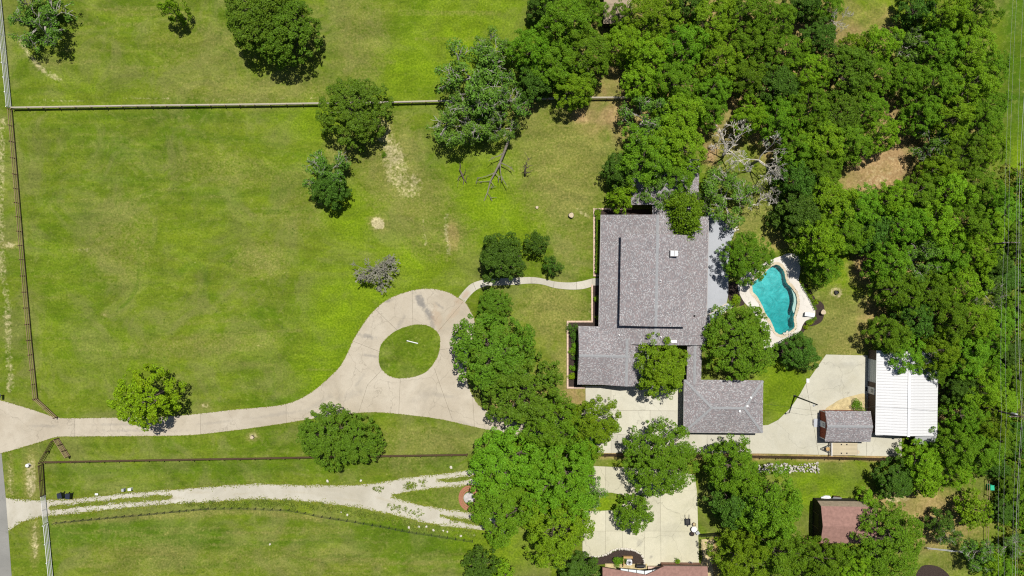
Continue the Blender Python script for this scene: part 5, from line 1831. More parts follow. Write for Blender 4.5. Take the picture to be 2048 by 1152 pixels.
# the wood, in bands from the top edge down; each band runs from the house side outwards
ORD = ['first', 'second', 'third', 'fourth', 'fifth', 'sixth', 'seventh', 'eighth', 'ninth', 'tenth', 'eleventh', 'twelfth', 'thirteenth', 'fourteenth', 'fifteenth', 'sixteenth']
BANDS = [
    ('of the top-edge wood row, counting from the pasture',
     [(1085, 8, 40, 'dark'), (1128, 42, 68, 'oak'), (1180, 20, 40, 'oak'), (1310, 32, 62, 'lime'), (1375, 5, 48, 'oak'), (1425, 45, 60, 'lime'), (1492, 15, 56, 'oak'), (1552, 40, 52, 'oak'), (1605, 8, 42, 'dark'), (1655, 12, 36, 'oak'), (1680, 40, 34, 'dead'), (1838, 18, 48, 'dark'), (1895, 30, 56, 'lime'), (1955, 22, 52, 'oak')]),
    ('of the second wood row, counting from the pasture',
     [(1060, 98, 54, 'oak'), (1112, 128, 60, 'oak'), (1175, 108, 62, 'oak'), (1248, 88, 50, 'lime'), (1300, 108, 56, 'lime'), (1372, 92, 58, 'oak'), (1440, 118, 54, 'lime'), (1512, 88, 52, 'oak'), (1575, 105, 50, 'oak'), (1640, 75, 44, 'oak'), (1700, 98, 36, 'lime'), (1758, 88, 48, 'lime'), (1822, 92, 46, 'thin'), (1880, 100, 54, 'oak'), (1945, 92, 56, 'lime'), (1985, 130, 40, 'oak')]),
    ('of the fence-line wood row, counting from the half-dead oaks',
     [(1068, 165, 46, 'oak'), (1150, 175, 50, 'lime'), (1288, 165, 50, 'lime'), (1350, 165, 54, 'oak'), (1425, 178, 48, 'oak'), (1490, 155, 50, 'oak'), (1552, 175, 52, 'oak'), (1618, 145, 46, 'lime'), (1690, 145, 62, 'dense'), (1755, 155, 50, 'oak'), (1815, 158, 48, 'oak'), (1880, 172, 52, 'oak'), (1945, 172, 54, 'lime'), (1990, 205, 36, 'oak')]),
    ('of the wood row above the rear wing, counting from the lawn',
     [(1290, 232, 60, 'oak'), (1358, 232, 60, 'lime'), (1420, 225, 40, 'oak'), (1502, 232, 42, 'lime'), (1560, 238, 50, 'oak'), (1622, 220, 54, 'oak'), (1682, 225, 56, 'dense'), (1738, 215, 44, 'oak'), (1848, 225, 46, 'oak'), (1905, 240, 54, 'lime'), (1965, 248, 50, 'oak')]),
    ('of the wood row beside the dead trees, counting outward',
     [(1590, 300, 50, 'oak'), (1642, 285, 56, 'lime'), (1700, 285, 52, 'oak'), (1765, 268, 42, 'lime'), (1872, 285, 48, 'oak'), (1930, 312, 54, 'oak'), (1985, 300, 40, 'lime'), (1880, 335, 44, 'lime')]),
    ('of the wood row level with upper roof edge, counting outward',
     [(1592, 365, 50, 'oak'), (1640, 345, 52, 'oak'), (1600, 425, 58, 'oak'), (1662, 405, 62, 'lime'), (1722, 415, 54, 'oak'), (1780, 398, 44, 'lime'), (1838, 385, 52, 'oak'), (1900, 385, 52, 'lime'), (1955, 372, 48, 'oak'), (1990, 385, 34, 'oak')]),
    ('of the wood row just above the pool, counting outward',
     [(1640, 480, 60, 'lime'), (1695, 470, 52, 'oak'), (1745, 462, 50, 'oak'), (1805, 455, 54, 'oak'), (1868, 448, 56, 'lime'), (1930, 440, 52, 'oak'), (1982, 452, 40, 'lime'), (1650, 528, 44, 'oak')]),
    ('of the wood row level with the pool, counting outward',
     [(1778, 525, 52, 'oak'), (1835, 520, 52, 'thin'), (1895, 510, 54, 'oak'), (1955, 505, 50, 'lime'), (1992, 530, 34, 'oak'), (1795, 580, 56, 'oak'), (1860, 580, 52, 'oak'), (1925, 572, 52, 'lime'), (1978, 590, 40, 'oak')]),
    ('of the wood row beside the pool lawn, counting outward',
     [(1780, 672, 50, 'oak'), (1830, 640, 46, 'dark'), (1895, 642, 54, 'oak'), (1955, 645, 48, 'lime'), (1815, 712, 50, 'oak'), (1878, 705, 50, 'lime'), (1935, 712, 54, 'oak'), (1982, 690, 40, 'oak')]),
    ('of the wood row behind the white roof, counting outward',
     [(1868, 735, 34, 'oak'), (1918, 775, 42, 'oak'), (1955, 775, 50, 'lime'), (1992, 745, 32, 'oak'), (1932, 835, 46, 'oak'), (1978, 842, 42, 'lime'), (1908, 895, 52, 'oak'), (1958, 905, 50, 'oak'), (1905, 945, 38, 'lime'), (1990, 930, 30, 'dark')]),
]
LOOK = {'oak': 'leafy green oak', 'lime': 'bright green oak', 'dark': 'dark green oak', 'thin': 'patchy twiggy oak', 'dense': 'dense dark oak', 'dead': 'bare pale tree'}
for where, row in BANDS:
    row = list(row)
    nth = {}
    for (px, py, r, k) in row:
        q = random.random()
        if k == 'oak' and q < 0.20:
            k = 'dark' if q < 0.12 else 'thin'
        i = nth.get(k, 0)
        nth[k] = i + 1
        px += random.uniform(-3, 3)
        py += random.uniform(-3, 3)
        tree(px, py, r * 0.91, k, f'{ORD[i]} {LOOK[k]} {where}', 'dead_tree' if k == 'dead' else 'oak_tree', 'trees of the wood', hs=random.uniform(0.88, 1.12))

# broken limb and fallen branches on the lawn
def limb_piece(name, label, pts, rads, twigs, mat='bark_pale', seed=1):
    c = P(*pts[0][:2])
    t = thing(name, label, 'branch', c)
    r = random.Random(seed)
    W = [P(a, b, z) - c for a, b, z in pts]
    MB().tube(W, rads, 7).build('limb', mat, t)
    k = MB()
    for (i, dx, dy, dz, L) in twigs:
        a = W[i]
        d = Vector((dx, dy, dz)).normalized()
        p1 = a + d * L * 0.5 + Vector((r.gauss(0, .1), r.gauss(0, .1), 0))
        p2 = a + d * L + Vector((r.gauss(0, .2), r.gauss(0, .2), 0))
        for q in (p1, p2):
            q.z = max(q.z, 0.06)
        k.tube([a, p1, p2], [rads[i] * 0.55, rads[i] * 0.35, 0.035], 5)
        for j in range(3):
            e = p2 + Vector((r.gauss(0, .5), r.gauss(0, .5), r.uniform(0, .5)))
            e.z = max(e.z, 0.05)
            k.tube([p1.lerp(p2, r.uniform(.3, 1)), e], [0.05, 0.02], 4)
    k.build('twig', mat, t)
    return t


limb_piece('broken_limb', 'long pale broken tree limb lying from the half-dead oaks across the lawn', [(1026, 238, 2.6), (1019, 275, 2.2), (1008, 305, 1.6), (1000, 325, 1.1), (990, 345, 0.7), (981, 362, 0.35), (975, 385, 0.2), (968, 402, 0.12)],
           [0.2, 0.21, 0.2, 0.18, 0.16, 0.12, 0.09, 0.05],
           [(3, 0.9, -0.5, 0.05, 2.6), (4, -1, -0.35, -0.05, 2.8), (5, -1, -0.2, 0, 1.6), (3, 0.2, -1, 0, 2.6), (6, 0.3, -0.6, 0.1, 1.0), (5, 0.5, -0.8, 0.1, 1.4), (2, -0.9, -0.5, 0.1, 2.2), (4, 0.7, -0.7, 0.1, 1.5)], 'bark_mid', seed=3)
limb_piece('fallen_branch', 'small dark forked branch lying on the lawn toward the pasture', [(919, 338, 0.5), (924, 349, 0.4), (928, 360, 0.2), (926, 370, 0.1)], [0.1, 0.14, 0.1, 0.05],
           [(1, -1, -0.6, 0.1, 0.9), (1, 1, 0.2, 0.3, 0.7), (2, 1, -0.5, 0.1, 0.6), (0, 0.2, 1, 0.2, 0.9)], 'bark', 5)
limb_piece('fallen_branch', 'dark snapped branch standing upright on the lawn toward the house', [(1050, 352, 0.0), (1050, 346, 1.0), (1051, 336, 1.8), (1053, 325, 2.4)], [0.16, 0.15, 0.12, 0.07],
           [(2, 0.8, 0.4, 0.4, 0.8), (2, -0.6, 0.4, 0.5, 0.7), (3, 0.5, 0.6, 0.5, 0.6), (1, 0.9, 0.2, 0.2, 0.6)], 'bark', 6)


# ------------------------------------------------------------------ hedges, shrubs, weeds
def leaf_blob(lobes, per, size, mat, name='foliage', flat=0.9):
    C, N, S = lobe_leaves(lobes, per, size, flat=flat)
    C[:, 2] = np.maximum(C[:, 2], 0.03)
    return leaf_mesh(name, C, N, S, mat)


def shrub(px, py, r, label, mat='leaf_lime', h=0.9, group=None, name='shrub'):
    b = P(px, py, h * 0.5)
    t = thing(name, label, 'shrub', (b.x, b.y, 0), 0, group)
    R = r / PXM
    lob = [(rng.normal() * R * 0.42, rng.normal() * R * 0.42, h * (0.45 + 0.3 * rng.random()), R * (0.4 + 0.2 * rng.random())) for _ in range(9)]
    link('foliage', leaf_blob(lob, 420, 0.13, mat), t)
    mb = MB()
    for k in range(4):
        a = rng.random() * 6.28
        mb.tube([(0, 0, -0.05), (math.cos(a) * R * 0.4, math.sin(a) * R * 0.4, h * 0.55)], [0.03, 0.012], 4)
    mb.build('stem', 'bark', t)
    return t


def hedge(label, pts, w, h, mat='leaf_cedar'):
    c = P(*pts[0])
    t = thing('hedge', label, 'hedge', c)
    lob = []
    for a, b in zip(pts, pts[1:]):
        A, B = P(*a) - c, P(*b) - c
        n = max(2, int((B - A).length / 0.28))
        for i in range(n):
            p = A.lerp(B, i / n)
            for s in (-0.28, 0, 0.28):
                d = (B - A).normalized()
                q = p + Vector((-d.y, d.x, 0)) * s * w
                lob.append((q.x + rng.normal() * .03, q.y + rng.normal() * .03, h - 0.3 + rng.normal() * 0.03, w * 0.26))
    link('foliage', leaf_blob(lob, 900, 0.10, mat, flat=0.8), t)
    mb = MB()
    for a, b in zip(pts, pts[1:]):
        A, B = P(*a) - c, P(*b) - c
        n = max(2, int((B - A).length / 0.8))
        for i in range(n):
            p = A.lerp(B, i / n)
            mb.tube([p + Vector((0, 0, 0)), p + Vector((0, 0, h - 0.35))], [0.03, 0.02], 4)
    mb.build('stem', 'bark', t)


hedge('clipped green hedge along the front wall of the house', [(1196, 436), (1196, 530), (1194, 548)], 1.0, 1.2)
hedge('narrow clipped hedge curving along the pool deck edge', [(1602, 570), (1612, 583), (1620, 598), (1626, 610), (1630, 622)], 0.55, 0.7)
hedge('low clipped hedge at the lower bend of the pool deck', [(1629, 636), (1618, 642), (1609, 647)], 0.7, 0.7)
for (px, py, r, lb, m, h) in [
    (1196, 428, 9, 'leafy pale green shrub at the upper corner of the hedge bed', 'leaf_lime', 1.0),
    (1192, 597, 7, 'round shrub in the bed below the front path', 'leaf_lime', 0.8),
    (1194, 635, 5, 'tiny bright shrub at the lower end of the bed below the path', 'leaf_yellow', 0.4),
    (1147, 655, 12, 'large dark shrub at the upper corner of the wing bed', 'leaf_dark', 1.3),
    (1150, 672, 9, 'dark shrub second from the upper corner of the wing bed', 'leaf_dark', 1.1),
    (1149, 690, 9, 'green shrub third from the upper corner of the wing bed', 'leaf_oak', 0.9),
    (1146, 703, 7, 'small pale shrub in the middle of the wing bed', 'leaf_lime', 0.7),
    (1151, 720, 8, 'dark shrub below the middle of the wing bed', 'leaf_dark', 0.9),
    (1149, 737, 9, 'green shrub second from the lower end of the wing bed', 'leaf_oak', 0.9),
    (1143, 752, 8, 'bright yellow-green shrub at the lower end of the wing bed', 'leaf_yellow', 0.7),
    (1714, 814, 13, 'bushy green shrub in the flagstone bed by the shed', 'leaf_oak', 0.9),
    (1236, 1122, 11, 'round clipped bush beside the air conditioner', 'leaf_cedar', 1.1),
    (1472, 602, 13, 'spiky yellow-green plant beside the deck steps', 'leaf_yellow', 0.8),
    (1619, 574, 5, 'bright shrub at the upper end of the pool bed', 'leaf_yellow', 0.5),
    (1622, 592, 5, 'bright shrub second from the top in the pool bed', 'leaf_yellow', 0.5),
    (1632, 603, 6, 'bright shrub beside the widest part of the pool bed', 'leaf_yellow', 0.5),
    (1611, 653, 6, 'bright shrub at the lower tip of the pool bed', 'leaf_yellow', 0.5),
    (1623, 645, 5, 'bright shrub below the lounge chair', 'leaf_yellow', 0.5),
    (1419, 659, 6, 'yellowish shrub at the house wall by the deck steps', 'leaf_yellow', 0.6),
    (1356, 1122, 6, 'bright green potted fern against the brown roof', 'leaf_lime', 0.8),
    (768, 308, 6, 'lone green weed clump on the bare patch in the pasture', 'leaf_oak', 0.4),
    (1873, 812, 9, 'yellow-green bush behind the workshop wall', 'leaf_yellow', 0.9)]:
    shrub(px, py, r, lb, m, h)


def weeds(name, spots, per, mat, seed, hmax=0.35, size=0.16):
    r = np.random.default_rng(seed)
    C, N, S = [], [], []
    for (px, py, rx, ry, k) in spots:
        p = P(px, py)
        for i in range(k):
            a, q = r.random() * 6.28, math.sqrt(r.random())
            c = np.array([p.x + math.cos(a) * q * rx, p.y + math.sin(a) * q * ry, 0.03])
            s = 0.08 + 0.22 * r.random()
            n = per
            d = unit(r.normal(size=(n, 3)))
            d[:, 2] = np.abs(d[:, 2])
            C.append(c + d * s * np.array([1, 1, hmax / 0.3]))
            N.append(unit(d + r.normal(size=(n, 3)) * 0.6))
            S.append(size * (0.6 + 0.8 * r.random(n)))
    o = link(name, leaf_mesh(name, np.concatenate(C), np.concatenate(N), np.concatenate(S), mat))
    o['kind'] = 'stuff'
    return o


def fringe(name, outlines, seed, dens=16, w=0.32, size=0.15, mat='leaf_grass'):
    """short grass growing over the edges of paved and gravelled ground"""
    r = np.random.default_rng(seed)
    C = []
    for (pts, closed, k, ww) in outlines:
        n = len(pts)
        for i in range(n if closed else n - 1):
            a, b = np.array(pts[i][:2]), np.array(pts[(i + 1) % n][:2])
            L = np.linalg.norm(b - a)
            m = r.poisson(L * k)
            if m == 0:
                continue
            t_ = r.random((m, 1))
            c = a + (b - a) * t_
            d = np.array([-(b - a)[1], (b - a)[0]]) / (L + 1e-9)
            # tufts come in bunches
            bunch = 0.55 + 0.45 * np.sin(c[:, :1] * 2.3 + c[:, 1:] * 1.7) * np.sin(c[:, :1] * 0.9 - c[:, 1:] * 1.1)
            c = c + d * r.normal(size=(m, 1)) * ww * bunch
            C.append(np.concatenate([c, 0.052 + 0.02 * r.random((m, 1))], 1))
    C = np.concatenate(C)
    N = unit(r.normal(size=C.shape) * 0.22 + np.array([0, 0, 1.0]))
    o = link(name, leaf_mesh(name, C, N, size * (0.5 + r.random(len(C))), mat, 0.55))
    o['kind'] = 'stuff'


cl = lambda p: [tuple(q[:2]) for q in PL(p)]
fringe('grass_fringe', [(cl(GRAVEL[1:17]), False, 60, 0.30), (cl(GRAVEL[17:-1]), False, 75, 0.38),
                        (cl([(100, 1013), (167, 1005), (260, 997), (320, 991), (345, 992), (335, 998), (260, 1004), (167, 1012), (100, 1019)]), True, 60, 0.26),
                        (cl([(872, 961), (905, 955), (935, 951), (1010, 944)]), False, 50, 0.25), (cl([(940, 959), (905, 963), (872, 961)]), False, 50, 0.25),
                        (cl([(783, 991), (832, 981), (890, 974), (945, 970)]), False, 60, 0.3), (cl([(955, 1027), (900, 1020), (845, 1010), (795, 998), (783, 991)]), False, 60, 0.3),
                        (cl([(880, 1031), (915, 1035), (960, 1043)]), False, 60, 0.3), (cl([(955, 1050), (900, 1038), (880, 1031)]), False, 60, 0.3),
                        (catmull(PL(DRIVE), 4, False), False, 16, 0.07), (catmull(PL(DRIVE_LOW), 4, False), False, 16, 0.07), (ISLAND, True, 12, 0.05)], 11)
sp = []
for i in range(60):
    t_ = i / 59
    px = 380 + t_ * 570
    py = np.interp(px, [380, 512, 572, 640, 712, 795, 845, 965], [1010, 1003, 1005, 1010, 1022, 1038, 1052, 1068]) + random.uniform(-3, 8)
    sp.append((px + random.uniform(-6, 6), py, 0.7, 0.5, 9))
for (px, py, n) in [(816, 972, 30), (825, 970, 30), (757, 978, 12), (845, 965, 14), (782, 1014, 14), (802, 1018, 16), (838, 1025, 14), (820, 1023, 8), (755, 979, 8), (905, 1040, 14)]:
    sp.append((px, py, 0.9, 0.6, n))
weeds('weeds', sp, 16, 'leaf_weed', 3)
# rough growth under the power line
sp = []
for i in range(330):
    sp.append((random.uniform(1995, 2075), random.uniform(340, 1180), 1.8, 1.8, 11))
weeds('undergrowth', sp, 24, 'leaf_grass', 4, 0.5, 0.26)
sp = [(random.uniform(1998, 2060), random.uniform(350, 1160), 1.6, 1.6, 10) for i in range(110)]
weeds('undergrowth', sp, 34, 'leaf_oak', 5, 1.8, 0.30)
for k, (px, py, r, kd) in enumerate([(2008, 425, 36, 'oak'), (2010, 555, 36, 'dark'), (2005, 640, 34, 'oak'), (2018, 700, 34, 'dark'), (2010, 800, 36, 'lime'), (2008, 880, 36, 'oak'),
                                     (2025, 960, 30, 'oak'), (2010, 1020, 28, 'dark'), (2022, 1090, 30, 'thin'), (2008, 1140, 26, 'oak'), (2040, 620, 34, 'oak'), (2042, 880, 34, 'dark'), (2040, 480, 34, 'oak'), (2042, 1010, 34, 'oak'), (2040, 760, 34, 'oak')]):
    tree(px, py, r, kd, f'{ORD[k]} small {LOOK[kd].split(" ", 1)[1]} under the power line, counting from the top', 'oak_tree', 'scrub trees under the power line', hs=0.62)


# ------------------------------------------------------------------ poles and cables
def utility_pole(px, py, h, arm, label, box=False):
    b = P(px, py, h)
    t = thing('utility_pole', label, 'utility pole', (b.x, b.y, 0))
    MB().tube([(0, 0, -0.3), (0, 0, h * 0.5), (0, 0, h + 0.3)], [0.19, 0.16, 0.12], 8).build('pole', 'pole_wood', t)
    a = MB().box(-arm, arm, -0.07, 0.07, h - 0.12, h + 0.06).build('crossarm', 'pole_wood', t)
    for s in (-0.95, -0.45, 0.45, 0.95):
        MB().lathe([(0.05, 0.0), (0.07, 0.06), (0.04, 0.1), (0.06, 0.16), (0.03, 0.22)], 8, (s * arm, 0, h + 0.06)).build('insulator', 'grey_metal', a)
    if box:
        MB().lathe([(0.28, 0), (0.3, 0.05), (0.3, 0.85), (0.22, 0.95)], 12, (0.42, -0.05, h - 2.2)).build('transformer', 'grey_metal', t)
    return t


utility_pole(2021, 485, 11.5, 1.25, 'dark timber utility pole with crossarm above the wood edge')
utility_pole(2040, 833, 11.0, 1.7, 'utility pole with transformer drum at the photo side edge', True)


def cable(pts, r, label, mat='cable', sag=0.4, group=None):
    W = [P(a, b, z) for a, b, z in pts]
    c = Vector((W[0].x, W[0].y, 0))
    out = []
    for a, b in zip(W, W[1:]):
        for i in range(8):
            s = i / 8
            q = a.lerp(b, s) - Vector((0, 0, sag * 4 * s * (1 - s)))
            out.append(q - c)
    out.append(W[-1] - c)
    o = MB().tube(out, [r] * len(out), 4).build('power_cable', mat, None)
    o.location = c
    tag(o, label, 'cable', group)


cable([(2030, -60, 11.7), (2009, 485, 11.7), (2003, 832, 11.2), (1998, 1200, 11.5)], 0.008, 'power cable nearest the wood, strung on the crossarms')
cable([(2037, -60, 11.7), (2017, 485, 11.7), (2013, 833, 11.2), (2010, 1200, 11.5)], 0.008, 'second power cable from the wood, strung on the crossarms')
cable([(2050, -60, 11.7), (2033, 485, 11.7), (2036, 833, 11.2), (2026, 1200, 11.5)], 0.008, 'third power cable from the wood, strung on the crossarms')
cable([(2052, 150, 9.6), (2038, 485, 9.6), (2044, 833, 9.2), (2031, 1200, 9.5)], 0.02, 'thick pale cable below the crossarms at the photo side edge')
cable([(2058, 100, 8.6), (2042, 485, 8.6), (2047, 833, 8.2), (2035, 1200, 8.5)], 0.008, 'outermost thin cable below the crossarms')
cable([(1470, 800, 3.6), (1640, 823, 4.2), (1754, 813, 3.9), (1905, 823, 4.6)], 0.012, 'thin service wire crossing the shed and the white metal roof', 'cable_dark', 0.15)


def lamp_pole():
    b = P(1589, 792)
    t = thing('yard_light_pole', 'dark yard light pole at the edge of the back concrete pad', 'light pole', b)
    MB().tube([(0, 0, -0.2), (0, 0, 4.5), (0, 0, 8.6)], [0.13, 0.11, 0.09], 8).build('pole', 'dark_metal', t)
    MB().box(-0.18, 0.18, -0.18, 0.18, 0, 0.12).build('base', 'dark_metal', t)
    MB().bar((0, 0, 8.55), (-0.55, -0.1, 8.7), 0.06, 0.06).build('arm', 'dark_metal', t)
    MB().lathe([(0.14, 0), (0.17, 0.1), (0.08, 0.22)], 10, (-0.6, -0.1, 8.55)).build('lamp_head', 'grey_metal', t)


lamp_pole()


# ------------------------------------------------------------------ yard things
def stump(px, py, r, h, label, hollow=False):
    t = thing('tree_stump', label, 'stump', P(px, py))
    k = 14
    prof = []
    mb = MB()
    vs = []
    for (s, z) in ((1.25, -0.05), (1.05, h * 0.4), (1.0, h)):
        for j in range(k):
            a = 6.283 * j / k
            q = r * s * (1 + 0.09 * math.sin(3 * a + px) + 0.05 * math.sin(7 * a))
            vs.append((q * math.cos(a), q * math.sin(a), z))
    fs = [(i * k + j, i * k + (j + 1) % k, (i + 1) * k + (j + 1) % k, (i + 1) * k + j) for i in range(2) for j in range(k)]
    mb.add(vs, fs)
    mb.build('bark', 'bark', t)
    top = [(v[0] * 0.985, v[1] * 0.985) for v in vs[2 * k:]]
    if hollow:
        MB().prism(top, h * 0.2, h * 0.35).build('hollow', 'black', t)
    else:
        MB().prism(top, h * 0.6, h + 0.012).build('cut_face', 'stump_top', t)


stump(1142, 431, 0.42, 0.6, 'pale sawn stump on the lawn near the upper house corner')
stump(1074, 415, 0.24, 0.25, 'small low stump in the middle of the front lawn')
stump(1643, 624, 0.42, 0.75, 'pale round stump in the mulch bed by the pool')
stump(1672, 585, 0.34, 0.35, 'hollow dark stump on the bare ring of the pool lawn', True)
stump(505, 874, 0.28, 0.3, 'pale little stump on the grass below the long drive')
stump(1711, 903, 0.42, 0.45, 'brown round log end standing beside the trailer')


def lounge_chair():
    b = P(1617, 629)
    t = thing('lounge_chair', 'white reclining lounge chair on the pool deck', 'lounge chair', b, math.radians(-8))
    z = 0.1
    MB().box(-0.85, 0.85, -0.34, -0.28, z + 0.24, z + 0.32).build('side_rail', 'white', t)
    MB().box(-0.85, 0.85, 0.28, 0.34, z + 0.24, z + 0.32).build('side_rail', 'white', t)
    MB().box(-0.15, 0.88, -0.275, 0.275, z + 0.27, z + 0.36).build('seat', 'white', t)
    MB().slab([(-0.95, -0.33, z + 0.72), (-0.17, -0.33, z + 0.36), (-0.17, 0.33, z + 0.36), (-0.95, 0.33, z + 0.72)], 0.07).build('backrest', 'white', t)
    for (x, y) in ((-0.7, -0.31), (-0.7, 0.31), (0.75, -0.31), (0.75, 0.31)):
        MB().box(x - 0.035, x + 0.035, y - 0.025, y + 0.025, z, z + 0.238).build('leg', 'white', t)


lounge_chair()


def trailer():
    b = P(1684, 896)
    t = thing('utility_trailer', 'flat utility trailer with bleached plank bed parked beside the shed', 'trailer', b)
    x0, x1, y0, y1 = -2.15, 2.2, -0.98, 0.98
    n = 9
    for i in range(n):
        y = y0 + (y1 - y0) * (i + 0.5) / n
        ubox('plank', 'plank', t, (x0 + 0.1, y, 0.62), (x1, y, 0.62), (y1 - y0) / n - 0.018, 0.05)
    fr = MB().box(x0, x1, y0 - 0.07, y0 - 0.005, 0.5, 0.66).box(x0, x1, y1 + 0.005, y1 + 0.07, 0.5, 0.66).box(x1 + 0.003, x1 + 0.08, y0 - 0.07, y1 + 0.07, 0.5, 0.66)
    fr.build('frame', 'fence_grey', t)
    MB().box(x0 - 0.12, x0 - 0.003, y0 - 0.1, y1 + 0.1, 0.5, 1.15).build('headboard', 'white', t)
    tg = MB().bar((x0 - 0.13, 0.62, 0.52), (x0 - 1.45, 0.05, 0.52), 0.1, 0.1).bar((x0 - 0.13, -0.62, 0.52), (x0 - 1.45, -0.05, 0.52), 0.1, 0.1)
    tg = tg.build('tongue', 'dark_metal', t)
    MB().lathe([(0.28, 0), (0.32, 0.06), (0.32, 0.18), (0.2, 0.24)], 12, (x0 - 0.55, 0.0, 0.57)).build('winch_reel', 'wood_orange', tg)
    for x in (-0.4, 0.5):
        for s in (-1, 1):
            w = MB().tube([(x, s * 0.62, 0.36), (x, s * 0.84, 0.36)], [0.31, 0.31], 14).build('wheel', 'black', t)
            MB().tube([(x, s * 0.845, 0.36), (x, s * 0.86, 0.36)], [0.15, 0.13], 10).build('rim', 'grey_metal', w)


trailer()
o = thing('light_bar', 'white trailer light bar lying on the concrete yard edge', 'light bar', P(1690, 909))
MB().box(-0.75, 0.75, -0.07, 0.07, 0.045, 0.14).build('bar', 'white', o)
for s in (-0.6, 0.6):
    MB().box(s - 0.1, s + 0.1, -0.05, 0.05, 0.142, 0.17).build('lamp', 'dark_metal', o)


def bin_(px, py, rz, label):
    t = thing('wheeled_bin', label, 'bin', P(px, py), rz, 'wheeled bins by the lane gate')
    prof = [(0.24, 0.0), (0.33, 0.98)]
    vs = []
    for (w, z) in ((0.25, 0.06), (0.34, 1.02)):
        vs += [(-w, -w * 1.15, z), (w, -w * 1.15, z), (w, w * 1.15, z), (-w, w * 1.15, z)]
    MB().add(vs, [(3, 2, 1, 0), (4, 5, 6, 7), (0, 1, 5, 4), (1, 2, 6, 5), (2, 3, 7, 6), (3, 0, 4, 7)]).build('body', 'bin_plastic', t)
    MB().slab([(-0.37, -0.44, 1.06), (0.37, -0.44, 1.06), (0.37, 0.42, 1.12), (-0.37, 0.42, 1.12)], 0.04).build('lid', 'bin_plastic', t)
    MB().tube([(-0.3, 0.47, 1.02), (0.3, 0.47, 1.02)], [0.03, 0.03], 6).build('handle', 'black', t)
    for s in (-1, 1):
        MB().tube([(s * 0.27, 0.33, 0.12), (s * 0.34, 0.33, 0.12)], [0.12, 0.12], 10).build('wheel', 'black', t)


bin_(127, 988, 0.15, 'dark wheeled bin by the lane, the one closer to the gate')
bin_(143, 989, -0.1, 'dark wheeled bin by the lane, the one farther from the gate')


def small_box(name, px, py, sx, sy, h, mat, label, cat, cap=None):
    t = thing(name, label, cat, P(px, py))
    MB().box(-sx / 2, sx / 2, -sy / 2, sy / 2, 0, h).build('body', mat, t)
    MB().box(-sx / 2 - 0.03, sx / 2 + 0.03, -sy / 2 - 0.03, sy / 2 + 0.03, h + 0.002, h + 0.06).build('lid', cap or mat, t)
    return t


small_box('utility_box', 250, 978, 0.3, 0.4, 0.7, 'grey_metal', 'small grey utility box on the grass above the gravel lane', 'utility box')
small_box('utility_box', 263, 977, 0.5, 0.35, 0.6, 'white', 'small white utility box on the grass above the gravel lane', 'utility box')
small_box('meter_lid', 194, 988, 0.45, 0.25, 0.12, 'white', 'low white meter lid at the gravel lane edge', 'meter lid')
small_box('meter_lid', 1615, 761, 0.4, 0.6, 0.1, 'white', 'white lid on the grass at the back concrete pad edge', 'meter lid')
small_box('bee_box', 1976, 972, 0.6, 0.75, 1.0, 'green_paint', 'bright green box at the corner of the back dirt lot', 'box')


def mailbox():
    t = thing('mailbox', 'grey mailbox on a post at the drive mouth', 'mailbox', P(8, 790))
    MB().box(-0.06, 0.06, -0.06, 0.06, -0.1, 1.0).build('post', 'fence_brown', t)
    pts = [(-0.2, 1.0), (0.2, 1.0), (0.2, 1.25)] + [(0.2 * math.cos(a), 1.25 + 0.2 * math.sin(a)) for a in (0.5, 1.0, 1.57, 2.1, 2.6)] + [(-0.2, 1.25)]
    n = len(pts)
    b = MB().add([(x, -0.35, z) for x, z in pts] + [(x, 0.35, z) for x, z in pts], [tuple(range(n)), tuple(range(2 * n - 1, n - 1, -1))] + [((i + 1) % n, i, i + n, (i + 1) % n + n) for i in range(n)])
    b.build('box', 'grey_metal', t)
    MB().box(0.205, 0.22, -0.1, 0.1, 1.2, 1.3).build('flag', 'wall_red', t)


mailbox()
o = thing('marker_post', 'short white marker post on the rough verge by the road', 'post', P(58, 930))
MB().lathe([(0.3, -0.05), (0.32, 0.02), (0.3, 0.5), (0.2, 0.58)], 10).build('post', 'white', o)
MB().box(0.3, 0.42, -0.08, 0.08, 0.3, 0.5).build('bracket', 'black', o)
o = thing('white_pipe', 'white length of pipe lying on the grass island of the loop', 'pipe', P(825, 684), math.radians(-14))
MB().tube([(-0.92, 0, 0.15), (0.92, 0, 0.15)], [0.085, 0.085], 8).build('pipe', 'white', o)
for s in (-1, 1):
    MB().tube([(s * 0.92, 0, 0.15), (s * 0.98, 0, 0.15)], [0.1, 0.1], 8).build('cap', 'grey_metal', o)


def rock_mesh(seed, mat):
    r = random.Random(seed)
    bm = bmesh.new()
    bmesh.ops.create_icosphere(bm, subdivisions=1, radius=1)
    for v in bm.verts:
        v.co *= r.uniform(0.72, 1.15)
        v.co.z *= 0.7
    me = bpy.data.meshes.new('stone')
    bm.to_mesh(me)
    bm.free()
    me.materials.append(M[mat])
    return me


ROCKS = [rock_mesh(i, 'stone') for i in range(4)]
ROCKS_G = [rock_mesh(i + 9, 'stone_grey') for i in range(4)]
# long pile of stones
pile = thing('rock_pile', 'long low pile of pale broken stones beside the board fence', 'rock pile', P(1578, 936))
for i in range(230):
    x = random.uniform(-5.1, 5.0)
    w = 0.75 - 0.1 * math.sin(x)
    y = random.uniform(-w, w)
    z = 0.1 + 0.32 * max(0, 1 - abs(y) / w) * random.uniform(0.4, 1)
    s = random.uniform(0.10, 0.24)
    link('stone', random.choice(ROCKS_G + ROCKS), pile, (x, y + 0.012 * x, z), (random.random() * 6, random.random() * 6, random.random() * 6), (s, s * random.uniform(.7, 1.2), s))
